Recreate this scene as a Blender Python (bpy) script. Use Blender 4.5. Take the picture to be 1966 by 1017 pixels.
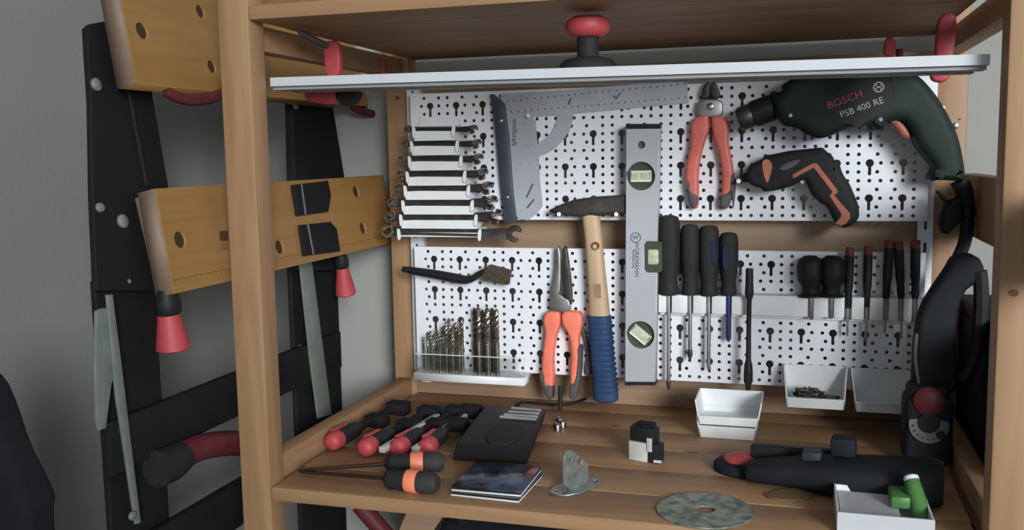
import bpy, bmesh, math, random
from mathutils import Vector as V, Matrix
random.seed(7)
for o in list(bpy.data.objects): bpy.data.objects.remove(o)
SC = bpy.context.scene
COL = SC.collection

# ------------------------------------------------------------------ camera
FPX = 1828.817
CC = V((0.61263584, -0.99747997, 0.39965366))
CR = V((0.95856057, 0.28441164, -0.01648159))
CU = V((-0.01694332, 0.1146637, 0.99325987))
CF = V((-0.28438451, 0.95182049, -0.11473098))
cam = bpy.data.objects.new('camera', bpy.data.cameras.new('camera'))
COL.objects.link(cam)
cam.data.sensor_fit = 'HORIZONTAL'; cam.data.sensor_width = 36
cam.data.lens = FPX / 1966 * 36; cam.data.clip_start = 0.02
cam.matrix_world = Matrix(((CR.x, CU.x, -CF.x, CC.x), (CR.y, CU.y, -CF.y, CC.y), (CR.z, CU.z, -CF.z, CC.z), (0, 0, 0, 1)))
SC.camera = cam

# ------------------------------------------------------------------ world, lights, exposure
w = bpy.data.worlds.new('room_light'); SC.world = w; w.use_nodes = True
w.node_tree.nodes['Background'].inputs[0].default_value = (0.83, 0.92, 1.0, 1)
w.node_tree.nodes['Background'].inputs[1].default_value = 0.48
def area(name, loc, target, sx, sy, power, col, spread=180):
    l = bpy.data.lights.new(name, 'AREA'); l.shape = 'RECTANGLE'; l.size = sx; l.size_y = sy
    l.energy = power; l.color = col
    o = bpy.data.objects.new(name, l); COL.objects.link(o); o.location = loc
    l.spread = math.radians(spread)
    o.rotation_euler = (V(target) - V(loc)).to_track_quat('-Z', 'Y').to_euler()
    return o
area('window_daylight', (2.61, -3.40, 1.21), (0.36, 0.44, 0.32), 1.6, 1.6, 9.6, (0.95, 0.98, 1.0), 27)
SC.view_settings.view_transform = 'Standard'; SC.view_settings.look = 'None'
SC.view_settings.gamma = 1; SC.view_settings.use_curve_mapping = False
SC.view_settings.exposure = 0.0

# ------------------------------------------------------------------ materials
def mat(name, col, rough=0.5, metal=0.0, var=0.12, scale=30, bump=0.0, trans=0.0, emit=None, bscale=None, alpha=1.0):
    m = bpy.data.materials.new(name); m.use_nodes = True
    nt = m.node_tree; b = nt.nodes['Principled BSDF']
    b.inputs['Roughness'].default_value = rough; b.inputs['Metallic'].default_value = metal
    b.inputs['Transmission Weight'].default_value = trans
    if max(col[:3]) < 0.2 and not metal: b.inputs['Specular IOR Level'].default_value = 0.22
    tc = nt.nodes.new('ShaderNodeTexCoord'); n = nt.nodes.new('ShaderNodeTexNoise')
    n.inputs['Scale'].default_value = scale; n.inputs['Detail'].default_value = 4
    nt.links.new(tc.outputs['Object'], n.inputs['Vector'])
    r = nt.nodes.new('ShaderNodeValToRGB')
    c = V(col[:3])
    r.color_ramp.elements[0].position = 0.3; r.color_ramp.elements[1].position = 0.7
    r.color_ramp.elements[0].color = (*(c * (1 - var)), 1); r.color_ramp.elements[1].color = (*[min(1, q * (1 + var)) for q in c], 1)
    nt.links.new(n.outputs['Fac'], r.inputs['Fac']); nt.links.new(r.outputs['Color'], b.inputs['Base Color'])
    if bump:
        n2 = nt.nodes.new('ShaderNodeTexNoise'); n2.inputs['Scale'].default_value = bscale or scale * 8
        nt.links.new(tc.outputs['Object'], n2.inputs['Vector'])
        bp = nt.nodes.new('ShaderNodeBump'); bp.inputs['Strength'].default_value = bump; bp.inputs['Distance'].default_value = 0.001
        nt.links.new(n2.outputs['Fac'], bp.inputs['Height']); nt.links.new(bp.outputs['Normal'], b.inputs['Normal'])
    return m
def wood(name, c1, c2, axis, rough=0.55, sc=22, randv=0.14):
    m = bpy.data.materials.new(name); m.use_nodes = True
    nt = m.node_tree; b = nt.nodes['Principled BSDF']; b.inputs['Roughness'].default_value = rough
    tc = nt.nodes.new('ShaderNodeTexCoord'); mp = nt.nodes.new('ShaderNodeMapping')
    s = [sc, sc, sc]; s['xyz'.index(axis)] = sc * 0.07; mp.inputs['Scale'].default_value = s
    oi = nt.nodes.new('ShaderNodeObjectInfo')
    mul = nt.nodes.new('ShaderNodeVectorMath'); mul.operation = 'MULTIPLY_ADD'
    nt.links.new(tc.outputs['Object'], mp.inputs['Vector'])
    nt.links.new(oi.outputs['Random'], mul.inputs[0]); mul.inputs[1].default_value = (17, 9, 23)
    nt.links.new(mp.outputs['Vector'], mul.inputs[2])
    n = nt.nodes.new('ShaderNodeTexNoise'); n.inputs['Scale'].default_value = 1.6; n.inputs['Detail'].default_value = 6
    n.inputs['Distortion'].default_value = 1.2
    nt.links.new(mul.outputs[0], n.inputs['Vector'])
    r = nt.nodes.new('ShaderNodeValToRGB'); e = r.color_ramp.elements
    e[0].position = 0.32; e[1].position = 0.62; e[0].color = (*c2, 1); e[1].color = (*c1, 1)
    nt.links.new(n.outputs['Fac'], r.inputs['Fac'])
    hv = nt.nodes.new('ShaderNodeHueSaturation')
    ma = nt.nodes.new('ShaderNodeMath'); ma.operation = 'MULTIPLY_ADD'; ma.inputs[1].default_value = randv; ma.inputs[2].default_value = 1 - randv / 2
    nt.links.new(oi.outputs['Random'], ma.inputs[0]); nt.links.new(ma.outputs[0], hv.inputs['Value'])
    nt.links.new(r.outputs['Color'], hv.inputs['Color']); nt.links.new(hv.outputs['Color'], b.inputs['Base Color'])
    bp = nt.nodes.new('ShaderNodeBump'); bp.inputs['Strength'].default_value = 0.12; bp.inputs['Distance'].default_value = 0.001
    nt.links.new(n.outputs['Fac'], bp.inputs['Height']); nt.links.new(bp.outputs['Normal'], b.inputs['Normal'])
    return m
PINE = {a: wood('pine_' + a, (0.37, 0.218, 0.112), (0.30, 0.166, 0.080), a) for a in 'xyz'}
SLAT = wood('slat_wood', (0.36, 0.245, 0.155), (0.30, 0.195, 0.118), 'x', randv=0.1)
BEECH = wood('hammer_ash', (0.60, 0.43, 0.27), (0.46, 0.31, 0.18), 'z')
HOLE_SHADE = mat('hole_shade_brown', (0.06, 0.035, 0.014), 0.9)
KNOT = mat('wood_knot', (0.16, 0.07, 0.035), 0.6)
YELLOW = wood('yellow_bamboo', (0.35, 0.19, 0.058), (0.31, 0.16, 0.046), 'y', sc=30, randv=0.05)
YEND = wood('yellow_end_grain', (0.26, 0.18, 0.13), (0.2, 0.13, 0.09), 'z')
WALL = mat('painted_wall', (0.345, 0.346, 0.320), 0.9, var=0.05, scale=5, bump=0.25, bscale=260)
FLOOR = mat('floor_laminate', (0.42, 0.38, 0.33), 0.6)
PANEL = mat('white_enamel', (0.80, 0.82, 0.86), 0.35, var=0.02)
RAILW = mat('white_lacquer', (0.55, 0.575, 0.60), 0.45, var=0.02)
RAILG = mat('grey_lacquer', (0.30, 0.30, 0.30), 0.5, var=0.03)
PLAST = mat('white_plastic', (0.76, 0.78, 0.78), 0.45, var=0.03)
CLEAR = mat('clear_acrylic', (0.95, 0.97, 0.97), 0.08, trans=1.0, var=0.0)
CLEAR.node_tree.nodes['Principled BSDF'].inputs['IOR'].default_value = 1.1
STEEL = mat('dull_steel', (0.42, 0.41, 0.39), 0.38, 0.9, var=0.2, scale=60)
CHROME = mat('chrome_vanadium', (0.55, 0.54, 0.52), 0.22, 1.0, var=0.1)
BRIGHT = mat('bright_zinc', (0.66, 0.67, 0.64), 0.3, 0.2, var=0.15)
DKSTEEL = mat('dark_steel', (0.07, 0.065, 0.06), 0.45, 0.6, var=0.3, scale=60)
GALV = mat('galvanised', (0.36, 0.40, 0.38), 0.42, 0.7, var=0.25, scale=70)
ALU = mat('aluminium_square', (0.46, 0.48, 0.52), 0.45, 0.25, var=0.05)
ALUL = mat('aluminium_level', (0.46, 0.48, 0.50), 0.4, 0.15, var=0.03)
BLACK = mat('black_plastic', (0.018, 0.018, 0.020), 0.5)
BLACKS = mat('black_soft_grip', (0.022, 0.022, 0.022), 0.7, bump=0.2)
BLKPAINT = mat('black_painted_steel', (0.012, 0.011, 0.013), 0.75)
STOCK = mat('anodised_stock', (0.055, 0.065, 0.085), 0.45, 0.3)
CLOTH = mat('black_cloth', (0.012, 0.013, 0.016), 0.95, bump=0.4, bscale=500)
GREEN = mat('green_drill_casing', (0.016, 0.026, 0.022), 0.6)
GREEND = mat('dark_label', (0.02, 0.022, 0.026), 0.45)
RED = mat('red_plastic', (0.46, 0.06, 0.07), 0.55)
REDD = mat('dark_red_plastic', (0.12, 0.024, 0.028), 0.5)
REDP = mat('plier_red', (0.64, 0.14, 0.105), 0.45)
ORANGE = mat('plier_orange', (0.92, 0.22, 0.14), 0.45)
ORANGE2 = mat('orange_accent', (0.88, 0.25, 0.13), 0.45)
ORANGE3 = mat('driver_orange', (0.42, 0.13, 0.07), 0.5)
BROWNRED = mat('trigger_red', (0.30, 0.10, 0.06), 0.5)
CAPRED = mat('cap_red', (0.18, 0.05, 0.035), 0.5)
BLACKG = mat('charcoal_grip', (0.04, 0.036, 0.036), 0.7)
GREYGRIP = mat('grey_grip', (0.10, 0.09, 0.09), 0.65)
BLUEG = mat('blue_grip', (0.025, 0.055, 0.13), 0.6, bump=0.3)
BLUEP = mat('blue_plastic', (0.016, 0.024, 0.062), 0.4)
BLUESH = mat('blue_shaft', (0.03, 0.05, 0.16), 0.4, 0.3)
GREY = mat('grey_plastic', (0.10, 0.10, 0.105), 0.5)
GREYL = mat('light_print', (0.40, 0.40, 0.38), 0.5)
GREYM = mat('grey_strut', (0.23, 0.26, 0.23), 0.5, 0.3)
TOOLG = mat('tool_casing', (0.014, 0.016, 0.020), 0.75)
PRINT = mat('dark_print', (0.09, 0.09, 0.11), 0.6)
PRINTR = mat('red_print', (0.36, 0.06, 0.06), 0.5)
VIALF = mat('vial_surround', (0.06, 0.075, 0.055), 0.4)
VIAL = mat('vial_liquid', (0.50, 0.55, 0.38), 0.12, var=0.25, scale=180)
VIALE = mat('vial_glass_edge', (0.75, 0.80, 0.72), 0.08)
GREENM = mat('green_plastic', (0.07, 0.20, 0.05), 0.45)
FLATBR = mat('flat_brown', (0.20, 0.12, 0.06), 0.7)
BITM = mat('drill_bit_steel', (0.30, 0.27, 0.22), 0.32, 0.9, var=0.35, scale=120)
BITD = mat('dark_bit_steel', (0.13, 0.11, 0.09), 0.35, 0.8, var=0.4, scale=120)
SCREWM = mat('screw_metal', (0.08, 0.075, 0.06), 0.4, 0.7)
def cover_mat():
    m = mat('disc_sleeve_print', (0.03, 0.04, 0.07), 0.15)
    nt = m.node_tree; b = nt.nodes['Principled BSDF']
    r = [n for n in nt.nodes if n.type == 'VALTORGB'][0]; e = r.color_ramp.elements
    e[0].color = (0.012, 0.013, 0.02, 1); e[1].color = (0.10, 0.15, 0.26, 1); e[0].position = 0.45; e[1].position = 0.72
    [n for n in nt.nodes if n.type == 'TEX_NOISE'][0].inputs['Scale'].default_value = 26
    return m
COVER = cover_mat()
def disc_mat():
    m = mat('worn_disc', (0.2, 0.23, 0.2), 0.4, 0.3)
    nt = m.node_tree
    r = [n for n in nt.nodes if n.type == 'VALTORGB'][0]; e = r.color_ramp.elements
    e[0].color = (0.10, 0.135, 0.115, 1); e[1].color = (0.34, 0.36, 0.29, 1); e[0].position = 0.38; e[1].position = 0.6
    [n for n in nt.nodes if n.type == 'TEX_NOISE'][0].inputs['Scale'].default_value = 75
    return m
DISC = disc_mat()

# ------------------------------------------------------------------ builders
ORG = {}
def root_of(o):
    while o.parent: o = o.parent
    return o
def tag(o, label, cat, group=None, kind=None):
    if label: o['label'] = label
    if cat: o['category'] = cat
    if group: o['group'] = group
    if kind: o['kind'] = kind
    return o
def thing(name, label, cat, loc, group=None):
    o = bpy.data.objects.new(name, None); COL.objects.link(o); o.location = loc
    o.empty_display_size = 0.02; ORG[o] = V(loc)
    return tag(o, label, cat, group)
def finish(name, bm, m, parent=None, loc=None, smooth=False):
    if parent is None:
        if loc is None:
            xs = [v.co for v in bm.verts]
            loc = V((sum(v.x for v in xs) / len(xs), sum(v.y for v in xs) / len(xs), min(v.z for v in xs)))
        org = V(loc)
    else: org = ORG[root_of(parent)]
    bmesh.ops.recalc_face_normals(bm, faces=bm.faces)
    for v in bm.verts: v.co -= org
    me = bpy.data.meshes.new(name); bm.to_mesh(me); bm.free()
    if smooth:
        for p in me.polygons: p.use_smooth = True
    me.materials.append(m)
    o = bpy.data.objects.new(name, me); COL.objects.link(o)
    if smooth:
        try: me.set_sharp_from_angle(angle=math.radians(42))
        except Exception: pass
    if parent is None: o.location = org; ORG[o] = org
    else: o.parent = parent
    return o
class Frame:
    def __init__(s, o, u, v): s.o, s.u, s.v = V(o), V(u).normalized(), V(v).normalized(); s.w = s.u.cross(s.v)
    def pt(s, u, v, w=0): return s.o + s.u * u + s.v * v + s.w * w
    def px(s, x, y, w=0):      # where the sight line of a photo point meets this plane, in plane coordinates
        d = CF + CR * ((x - 983) / FPX) - CU * ((y - 508.5) / FPX)
        p = CC + d * ((s.o + s.w * w - CC).dot(s.w) / d.dot(s.w)) - s.o
        return p.dot(s.u), p.dot(s.v)
    def pts(s, l, w=0, o=(0, 0), k=1.0): return [s.px(o[0] + a / k, o[1] + b / k, w) for a, b in l]
    def at(s, x, y, w=0): return s.pt(*s.px(x, y, w), w)
YP = 0.44
FP = Frame((0, YP, 0), (1, 0, 0), (0, 0, 1))            # tool panel: u=x, v=z, w towards the room
FS = Frame((0, 0, 0), (1, 0, 0), (0, 1, 0))             # shelf top: u=x, v=y, w=z
def curve_bm(polys, e, bevel=0, res=2):
    cu = bpy.data.curves.new('c', 'CURVE'); cu.dimensions = '2D'; cu.fill_mode = 'BOTH'
    cu.extrude = max(e - bevel, 0); cu.bevel_depth = bevel; cu.bevel_resolution = res; cu.offset = -bevel
    for p in polys:
        sp = cu.splines.new('POLY'); sp.points.add(len(p) - 1)
        for q, (a, b) in zip(sp.points, p): q.co = (a, b, 0, 1)
        sp.use_cyclic_u = True
    ob = bpy.data.objects.new('c', cu)
    me = bpy.data.meshes.new_from_object(ob)
    bm = bmesh.new(); bm.from_mesh(me)
    bmesh.ops.remove_doubles(bm, verts=bm.verts, dist=1e-6)
    bpy.data.objects.remove(ob); bpy.data.curves.remove(cu); bpy.data.meshes.remove(me)
    return bm
def prism(name, outline, w0, w1, fr, m, parent=None, holes=(), bevel=0, res=2, smooth=None, loc=None, dome=0):
    bm = curve_bm([outline] + list(holes), abs(w1 - w0) / 2, bevel, res)
    mid = (w0 + w1) / 2
    for v in bm.verts: v.co = fr.pt(v.co.x, v.co.y, v.co.z + mid)
    return finish(name, bm, m, parent, loc, smooth=bevel > 0 if smooth is None else smooth)
def circ(cx, cy, r, n=16, ry=None, a0=0):
    ry = ry or r
    return [(cx + r * math.cos(a0 + 2 * math.pi * i / n), cy + ry * math.sin(a0 + 2 * math.pi * i / n)) for i in range(n)]
def rrect(x0, y0, x1, y1, r, n=4):
    out = []
    for cx, cy, a in ((x1 - r, y0 + r, -90), (x1 - r, y1 - r, 0), (x0 + r, y1 - r, 90), (x0 + r, y0 + r, 180)):
        for i in range(n + 1):
            t = math.radians(a + 90 * i / n); out.append((cx + r * math.cos(t), cy + r * math.sin(t)))
    return out
def smooth_poly(p, it=2):
    for _ in range(it):
        q = []
        for i in range(len(p)):
            a, b = p[i], p[(i + 1) % len(p)]
            q += [(a[0] * .75 + b[0] * .25, a[1] * .75 + b[1] * .25), (a[0] * .25 + b[0] * .75, a[1] * .25 + b[1] * .75)]
        p = q
    return p
def box(name, x0, x1, y0, y1, z0, z1, m, parent=None, bevel=0.0, loc=None, seg=2):
    bm = bmesh.new()
    vs = [bm.verts.new((x, y, z)) for x in (x0, x1) for y in (y0, y1) for z in (z0, z1)]
    for f in ((0, 1, 3, 2), (4, 6, 7, 5), (0, 4, 5, 1), (2, 3, 7, 6), (0, 2, 6, 4), (1, 5, 7, 3)): bm.faces.new([vs[i] for i in f])
    if bevel: bmesh.ops.bevel(bm, geom=bm.edges[:], offset=bevel, segments=seg, profile=0.5, affect='EDGES')
    return finish(name, bm, m, parent, loc, smooth=bool(bevel))
def fbox(name, fr, u0, u1, v0, v1, w0, w1, m, parent=None, bevel=0.0, loc=None):
    bm = bmesh.new()
    vs = [bm.verts.new(fr.pt(x, y, z)) for x in (u0, u1) for y in (v0, v1) for z in (w0, w1)]
    for f in ((0, 1, 3, 2), (4, 6, 7, 5), (0, 4, 5, 1), (2, 3, 7, 6), (0, 2, 6, 4), (1, 5, 7, 3)): bm.faces.new([vs[i] for i in f])
    if bevel: bmesh.ops.bevel(bm, geom=bm.edges[:], offset=bevel, segments=2, profile=0.5, affect='EDGES')
    return finish(name, bm, m, parent, loc, smooth=bool(bevel))
def basis(d):
    d = V(d).normalized(); a = V((0, 0, 1)) if abs(d.z) < 0.9 else V((1, 0, 0))
    u = d.cross(a).normalized(); return u, d.cross(u).normalized(), d
def rings(name, rr, m, parent=None, loc=None, smooth=True, cap=True):
    bm = bmesh.new(); R = [[bm.verts.new(p) for p in r] for r in rr]
    n = len(rr[0])
    for a, b in zip(R, R[1:]):
        for i in range(n): bm.faces.new((a[i], a[(i + 1) % n], b[(i + 1) % n], b[i]))
    if cap: bm.faces.new(R[0]); bm.faces.new(R[-1])
    return finish(name, bm, m, parent, loc, smooth)
def lathe(name, base, axis, prof, m, parent=None, n=16, loc=None):
    u, v, d = basis(axis); base = V(base)
    return rings(name, [[base + d * h + (u * math.cos(2 * math.pi * i / n) + v * math.sin(2 * math.pi * i / n)) * max(r, 1e-5) for i in range(n)] for r, h in prof], m, parent, loc)
def tube(name, pts, rad, m, parent=None, n=8, loc=None, sub=0, flat=1.0):
    P = [V(p) for p in pts]
    R = list(rad) if isinstance(rad, (list, tuple)) else [rad] * len(P)
    for _ in range(sub):                                   # Catmull-Rom refinement
        Q, S = [], []
        for i in range(len(P) - 1):
            a, b, c, d = P[max(i - 1, 0)], P[i], P[i + 1], P[min(i + 2, len(P) - 1)]
            Q += [b, (b + c) * 0.5625 - (a + d) * 0.0625]; S += [R[i], (R[i] + R[i + 1]) / 2]
        P, R = Q + [P[-1]], S + [R[-1]]
    rr = []; u0 = None
    for i, p in enumerate(P):
        t = (P[min(i + 1, len(P) - 1)] - P[max(i - 1, 0)]).normalized()
        if u0 is None: u0 = basis(t)[0]
        u0 = (u0 - t * u0.dot(t)).normalized(); v0 = t.cross(u0)
        rr.append([p + (u0 * math.cos(2 * math.pi * k / n) + v0 * math.sin(2 * math.pi * k / n) * flat) * R[i] for k in range(n)])
    return rings(name, rr, m, parent, loc)
def loft(name, secs, m, parent=None, n=20, power=2.5, loc=None):
    rr = []
    for c, a, b in secs:
        ring = []
        for i in range(n):
            t = 2 * math.pi * i / n; ct, st = math.cos(t), math.sin(t)
            ring.append(V(c) + V(a) * math.copysign(abs(ct) ** (2 / power), ct) + V(b) * math.copysign(abs(st) ** (2 / power), st))
        rr.append(ring)
    return rings(name, rr, m, parent, loc)
def disc(name, c, axis, r, h, m, parent, n=14, dome=0.0, loc=None):
    return lathe(name, V(c), axis, [(r, 0), (r, h * 0.7), (r * 0.85, h), (0, h + dome)], m, parent, n, loc)
def text(name, s, center, udir, vdir, size, m, parent, lift=0.0003):
    cu = bpy.data.curves.new('t', 'FONT'); cu.body = s; cu.size = size; cu.align_x = 'CENTER'; cu.align_y = 'CENTER'
    cu.extrude = 0.0002; cu.resolution_u = 2
    ob = bpy.data.objects.new('t', cu); me = bpy.data.meshes.new_from_object(ob)
    bm = bmesh.new(); bm.from_mesh(me); bpy.data.objects.remove(ob); bpy.data.curves.remove(cu); bpy.data.meshes.remove(me)
    u, v = V(udir).normalized(), V(vdir).normalized(); w_ = u.cross(v)
    for q in bm.verts: q.co = V(center) + u * q.co.x + v * q.co.y + w_ * (q.co.z + lift)
    return finish(name, bm, m, parent)

# ================================================================== SETTING
def struct(o): o['kind'] = 'structure'; return o
struct(box('floor', -0.33, 3.2, -3.2, 0.56, -1.05, -1.0, FLOOR))
struct(box('wall_back', -0.38, 3.2, 0.56, 0.61, -1.0, 1.8, WALL))
struct(box('wall_left', -0.38, -0.33, -3.2, 0.56, -1.0, 1.8, WALL))

# ================================================================== SHELVING UNIT
su = thing('shelving_unit', 'pine shelving unit with two boards that holds the tool panel', 'shelf', (0.4, 0.25, -1.0))
W, PW, PD, YB = 0.80, 0.0411, 0.0349, 0.4775
def post(x, y):
    p = box('post', x, x + PW, y, y + PD, -1.0, 0.95, PINE['z'], su, bevel=0.003)
    return p
pfl = post(-PW, 0); pfr = post(W, 0); pbl = post(-PW, YB); pbr = post(W, YB)
def knot(px, py, x0, fr, w, r, parent):
    c = fr.px(px, py, w); prism('knot', circ(c[0], c[1], r, 12, r * 0.8), w - 0.001, w + 0.0004, fr, KNOT, parent)
FF = Frame((0, 0, 0), (1, 0, 0), (0, 0, 1)); FB = Frame((0, YB, 0), (1, 0, 0), (0, 0, 1))
knot(1946, 562, 0, FF, 0, 0.0045, pfr); knot(763, 188, 0, FB, 0, 0.004, pbl); knot(1842, 229, 0, FB, 0, 0.002, pbr); knot(757, 673, 0, FB, 0, 0.0025, pbl)
def shelf_board(z1, th, name):
    n = 6; d = 0.5125 / n; ob = None
    for i in range(n):
        y0, y1 = i * d, (i + 1) * d - 0.0004
        x0, x1 = (0.0005, W - 0.0005) if (i == 0 or i == n - 1) else (0.0005, W - 0.0005)
        o = box('shelf_board' if i == 0 else 'plank', x0, x1, y0, y1, z1 - th, z1, PINE['x'], su if i == 0 else ob, bevel=0.0035 if i == 0 else 0.0002)
        if i == 0: ob = o
    return ob
lowb = shelf_board(0.0, 0.0185, 'lower'); upb = shelf_board(0.5775, 0.0178, 'upper')
for px, py, ry in ((1182, 817, 0.0022), (1160, 790, 0.0016), (1330, 868, 0.002)):
    c = FS.px(px, py); prism('knot', circ(c[0], c[1], 0.008, 12, ry), -0.001, 0.0003, FS, KNOT, lowb)
c = FS.px(1335, 2, 0.56 - 0.0178)
# side rungs of the end frames, seen running to the back
for x in (-PW + 0.008, W + 0.008):
    for z0, z1 in ((-0.018, 0.026), (0.529, 0.5593), (-0.62, -0.58), (0.86, 0.90)):
        box('rung', x, x + 0.024, PD, YB, z0, z1, PINE['y'], su, bevel=0.002)
# slats across the back that carry the panels
for z0, z1 in ((0.468, 0.535), (0.236, 0.312), (0.0002, 0.062)):
    box('slat', 0.0, W, YB + 0.001, YB + 0.019, z0, z1, SLAT, su, bevel=0.0015)
for x, z in ((0.808, 0.455), (0.826, 0.43)):
    disc('screw', (x, YB - 0.0002, z), (0, -1, 0), 0.0045, 0.0015, CHROME, su, 10)

# ================================================================== PERFORATED PANELS
U, VV = 0.04404, 0.04951
X0 = 0.05117
def panel(z_a, z0, z1, label):
    polys = [[(0.0172, z0), (0.789, z0), (0.789, z1), (0.0172, z1)]]
    def hole(x, z): polys.append(circ(x, z, 0.0027, 8))
    def key(x, z):
        r, s, L = 0.0056, 0.0021, 0.0175; p = []
        for i in range(13):
            t = math.radians(-90 + 22 + (360 - 44) * i / 12); p.append((x + r * math.cos(t), z + r * math.sin(t)))
        p += [(x - s, z - L + 0.001), (x, z - L), (x + s, z - L + 0.001)]
        polys.append(p)
    for r in range(16):
        z = z_a + VV / 4 - r * VV / 4; kind = 'BABC'[r % 4]
        xs = []
        for i in range(-1, 17):
            if kind == 'B' and i % 2: t = (0.23, 0.77)
            else: t = (1 / 3, 2 / 3)
            if i == -1: t = (t[1],)
            if i == 16: t = (t[0],)
            xs += [X0 + (i + q) * U for q in t]
        if kind == 'C': xs += [X0 + i * U for i in range(17)]
        if kind == 'A':
            for i in range(17): key(X0 + i * U, z)
        for x in xs: hole(x, z)
    bm = curve_bm(polys, 0.0005)
    for v in bm.verts: v.co = FP.pt(v.co.x, v.co.y, v.co.z - 0.0005)
    o = finish('perforated_panel', bm, PANEL, None, (0.4, YP, z0))
    tag(o, label, 'pegboard', 'perforated panels')
    for nm, a in (('shade_flange', (0.0172, 0.789, YP + 0.0012, YP + 0.012, z1 - 0.001, z1)), ('shade_flange', (0.0172, 0.789, YP + 0.0012, YP + 0.012, z0, z0 + 0.001)),
                  ('shade_flange', (0.0172, 0.0182, YP + 0.0012, YP + 0.012, z0 + .001, z1 - .001)), ('shade_flange', (0.788, 0.789, YP + 0.0012, YP + 0.012, z0 + .001, z1 - .001))):
        box(nm, *a, PANEL, o)  # rim added to shut out light and keep the holes dark
    return o
panel(0.47898, 0.2982, 0.4990, 'upper white perforated steel panel behind the drill and set square')
panel(0.23381, 0.0530, 0.2537, 'lower white perforated steel panel behind the hammer and long pliers')
def mount(x0, x1, label, slots=False):
    hol = []
    for k in range(9):
        z = 0.10 + k * 0.05
        if slots: hol.append(rrect((x0 + x1) / 2 - 0.002, z - 0.016, (x0 + x1) / 2 + 0.002, z + 0.016, 0.0018, 3))
        else: hol += [circ((x0 + x1) / 2 - 0.002, z + 0.02, 0.004, 10), circ((x0 + x1) / 2 - 0.001, z + 0.004, 0.0022, 8)]
    o = prism('mounting_rail', [(x0, 0.043), (x1, 0.043), (x1, 0.507), (x0, 0.507)], -0.026, -0.0245, FP, PANEL, None, holes=hol, loc=((x0 + x1) / 2, YP + .02, 0.043))
    tag(o, label, 'mounting rail', 'mounting rails')
    for a in (x0, x1 - 0.0012): box('rail_side', a, a + 0.0012, YP + 0.0255, YP + 0.0365, 0.043, 0.507, PANEL, o)
mount(0.001, 0.024, 'white steel mounting rail at the left edge, behind the spanner rack')
mount(0.780, 0.8, 'white slotted mounting rail at the right edge, beside the drill cord', True)

# ================================================================== WHITE BAR ON TOP, WITH ITS CLAMPS
YR = 0.042
FR = Frame((0, YR, 0), (1, 0, 0), (0, 0, 1))
def rail():
    a = FR.px(516, 149); b = FR.px(1876, 104); c_ = FR.px(516, 164); d = FR.px(1876, 123)
    x0, x1 = 0.0005, b[0]; zt = b[1]; zb = zt - 0.0105
    ta = (a[1] - b[1]) / (a[0] - b[0])
    def z(x, base): return base + ta * (x - b[0])
    t = thing('white_bar', 'long white lacquered bar spanning the shelf opening under the upper board', 'bar', (0.4, YR + 0.03, z(0.4, zb)))
    def strip(nm, y0, y1, h0, h1, m, xa=x0, xb=x1):
        bm = bmesh.new(); vs = [bm.verts.new((x, y, z(x, zb) + h)) for x in (xa, xb) for y in (y0, y1) for h in (h0, h1)]
        for f in ((0, 1, 3, 2), (4, 6, 7, 5), (0, 4, 5, 1), (2, 3, 7, 6), (0, 2, 6, 4), (1, 5, 7, 3)): bm.faces.new([vs[i] for i in f])
        return finish(nm, bm, m, t)
    strip('face_strip', YR, YR + 0.0015, 0, 0.0105, RAILW)
    strip('core', YR + 0.0015, YR + 0.075, 0.0, 0.0105, RAILW, xb=min(x1 + 0.012, 0.799))
    strip('lower_lip', YR + 0.006, YR + 0.030, -0.004, -0.0002, RAILG, xb=x1 + 0.010)
    strip('lower_lip', YR + 0.050, YR + 0.070, -0.004, -0.0002, RAILG, xb=x1 + 0.006)
    return z, zb
zr, zrb = rail()
def ztop(x): return zr(x, zrb) + 0.0106
# rubber suction lifter with a red knob
YS = 0.082; FSu = Frame((0, YS, 0), (1, 0, 0), (0, 0, 1))
sx = FSu.px(1129, 120)[0]; zs = ztop(sx)
t = thing('suction_cup', 'red knobbed black rubber suction cup standing on the white bar', 'suction cup', (sx, YS, zs))
lathe('rubber_base', (sx, YS, zs), (0, 0, 1), [(0.0335, 0), (0.0335, 0.002), (0.031, 0.007), (0.027, 0.0115), (0.014, 0.0145)], BLACKS, t, 24)
lathe('neck', (sx, YS, zs), (0, 0, 1), [(0.0125, 0.014), (0.0122, 0.03), (0.0125, 0.0385)], BLACKS, t, 20)
lathe('knob', (sx, YS, zs), (0, 0, 1), [(0.014, 0.036), (0.019, 0.037), (0.0245, 0.043), (0.0258, 0.049), (0.0235, 0.0555), (0.016, 0.0595), (0, 0.0605)], RED, t, 24)
# spring clamps at the two ends
def bar_clamp(label, jaw, lowjaw, knob, x, y, barpts):
    t = thing('bar_clamp', label, 'clamp', (x, y, ztop(x)))
    return t
t = thing('bar_clamp', 'red jawed clamp with a black grip behind the left end of the white bar', 'clamp', (0.05, 0.128, ztop(0.05) - 0.03))
FA = Frame((0, 0.128, 0), (1, 0, 0), (0, 0, 1))
prism('jaw', smooth_poly(FA.pts([(626, 80), (650, 78), (656, 104), (655, 150), (630, 150), (625, 110)]), 1), -0.006, 0.006, FA, RED, t, bevel=0.002)
prism('lower_jaw', smooth_poly(FA.pts([(588, 172), (600, 166), (648, 168), (650, 194), (640, 202), (600, 197), (589, 188)]), 1), -0.008, 0.008, FA, RED, t, bevel=0.003)
prism('grip', smooth_poly(FA.pts([(650, 166), (692, 172), (688, 195), (668, 206), (652, 194)]), 1), -0.010, 0.010, FA, BLACKS, t, bevel=0.003)
tube('bar', [FA.at(632, 90), Frame((0, 0.06, 0), (1, 0, 0), (0, 0, 1)).at(576, 62)], 0.004, GREYGRIP, t, 6)
t = thing('bar_clamp', 'small red jaw of a clamp peeking over the bar beside the back post', 'clamp', (0.08, 0.40, 0.49))
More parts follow.
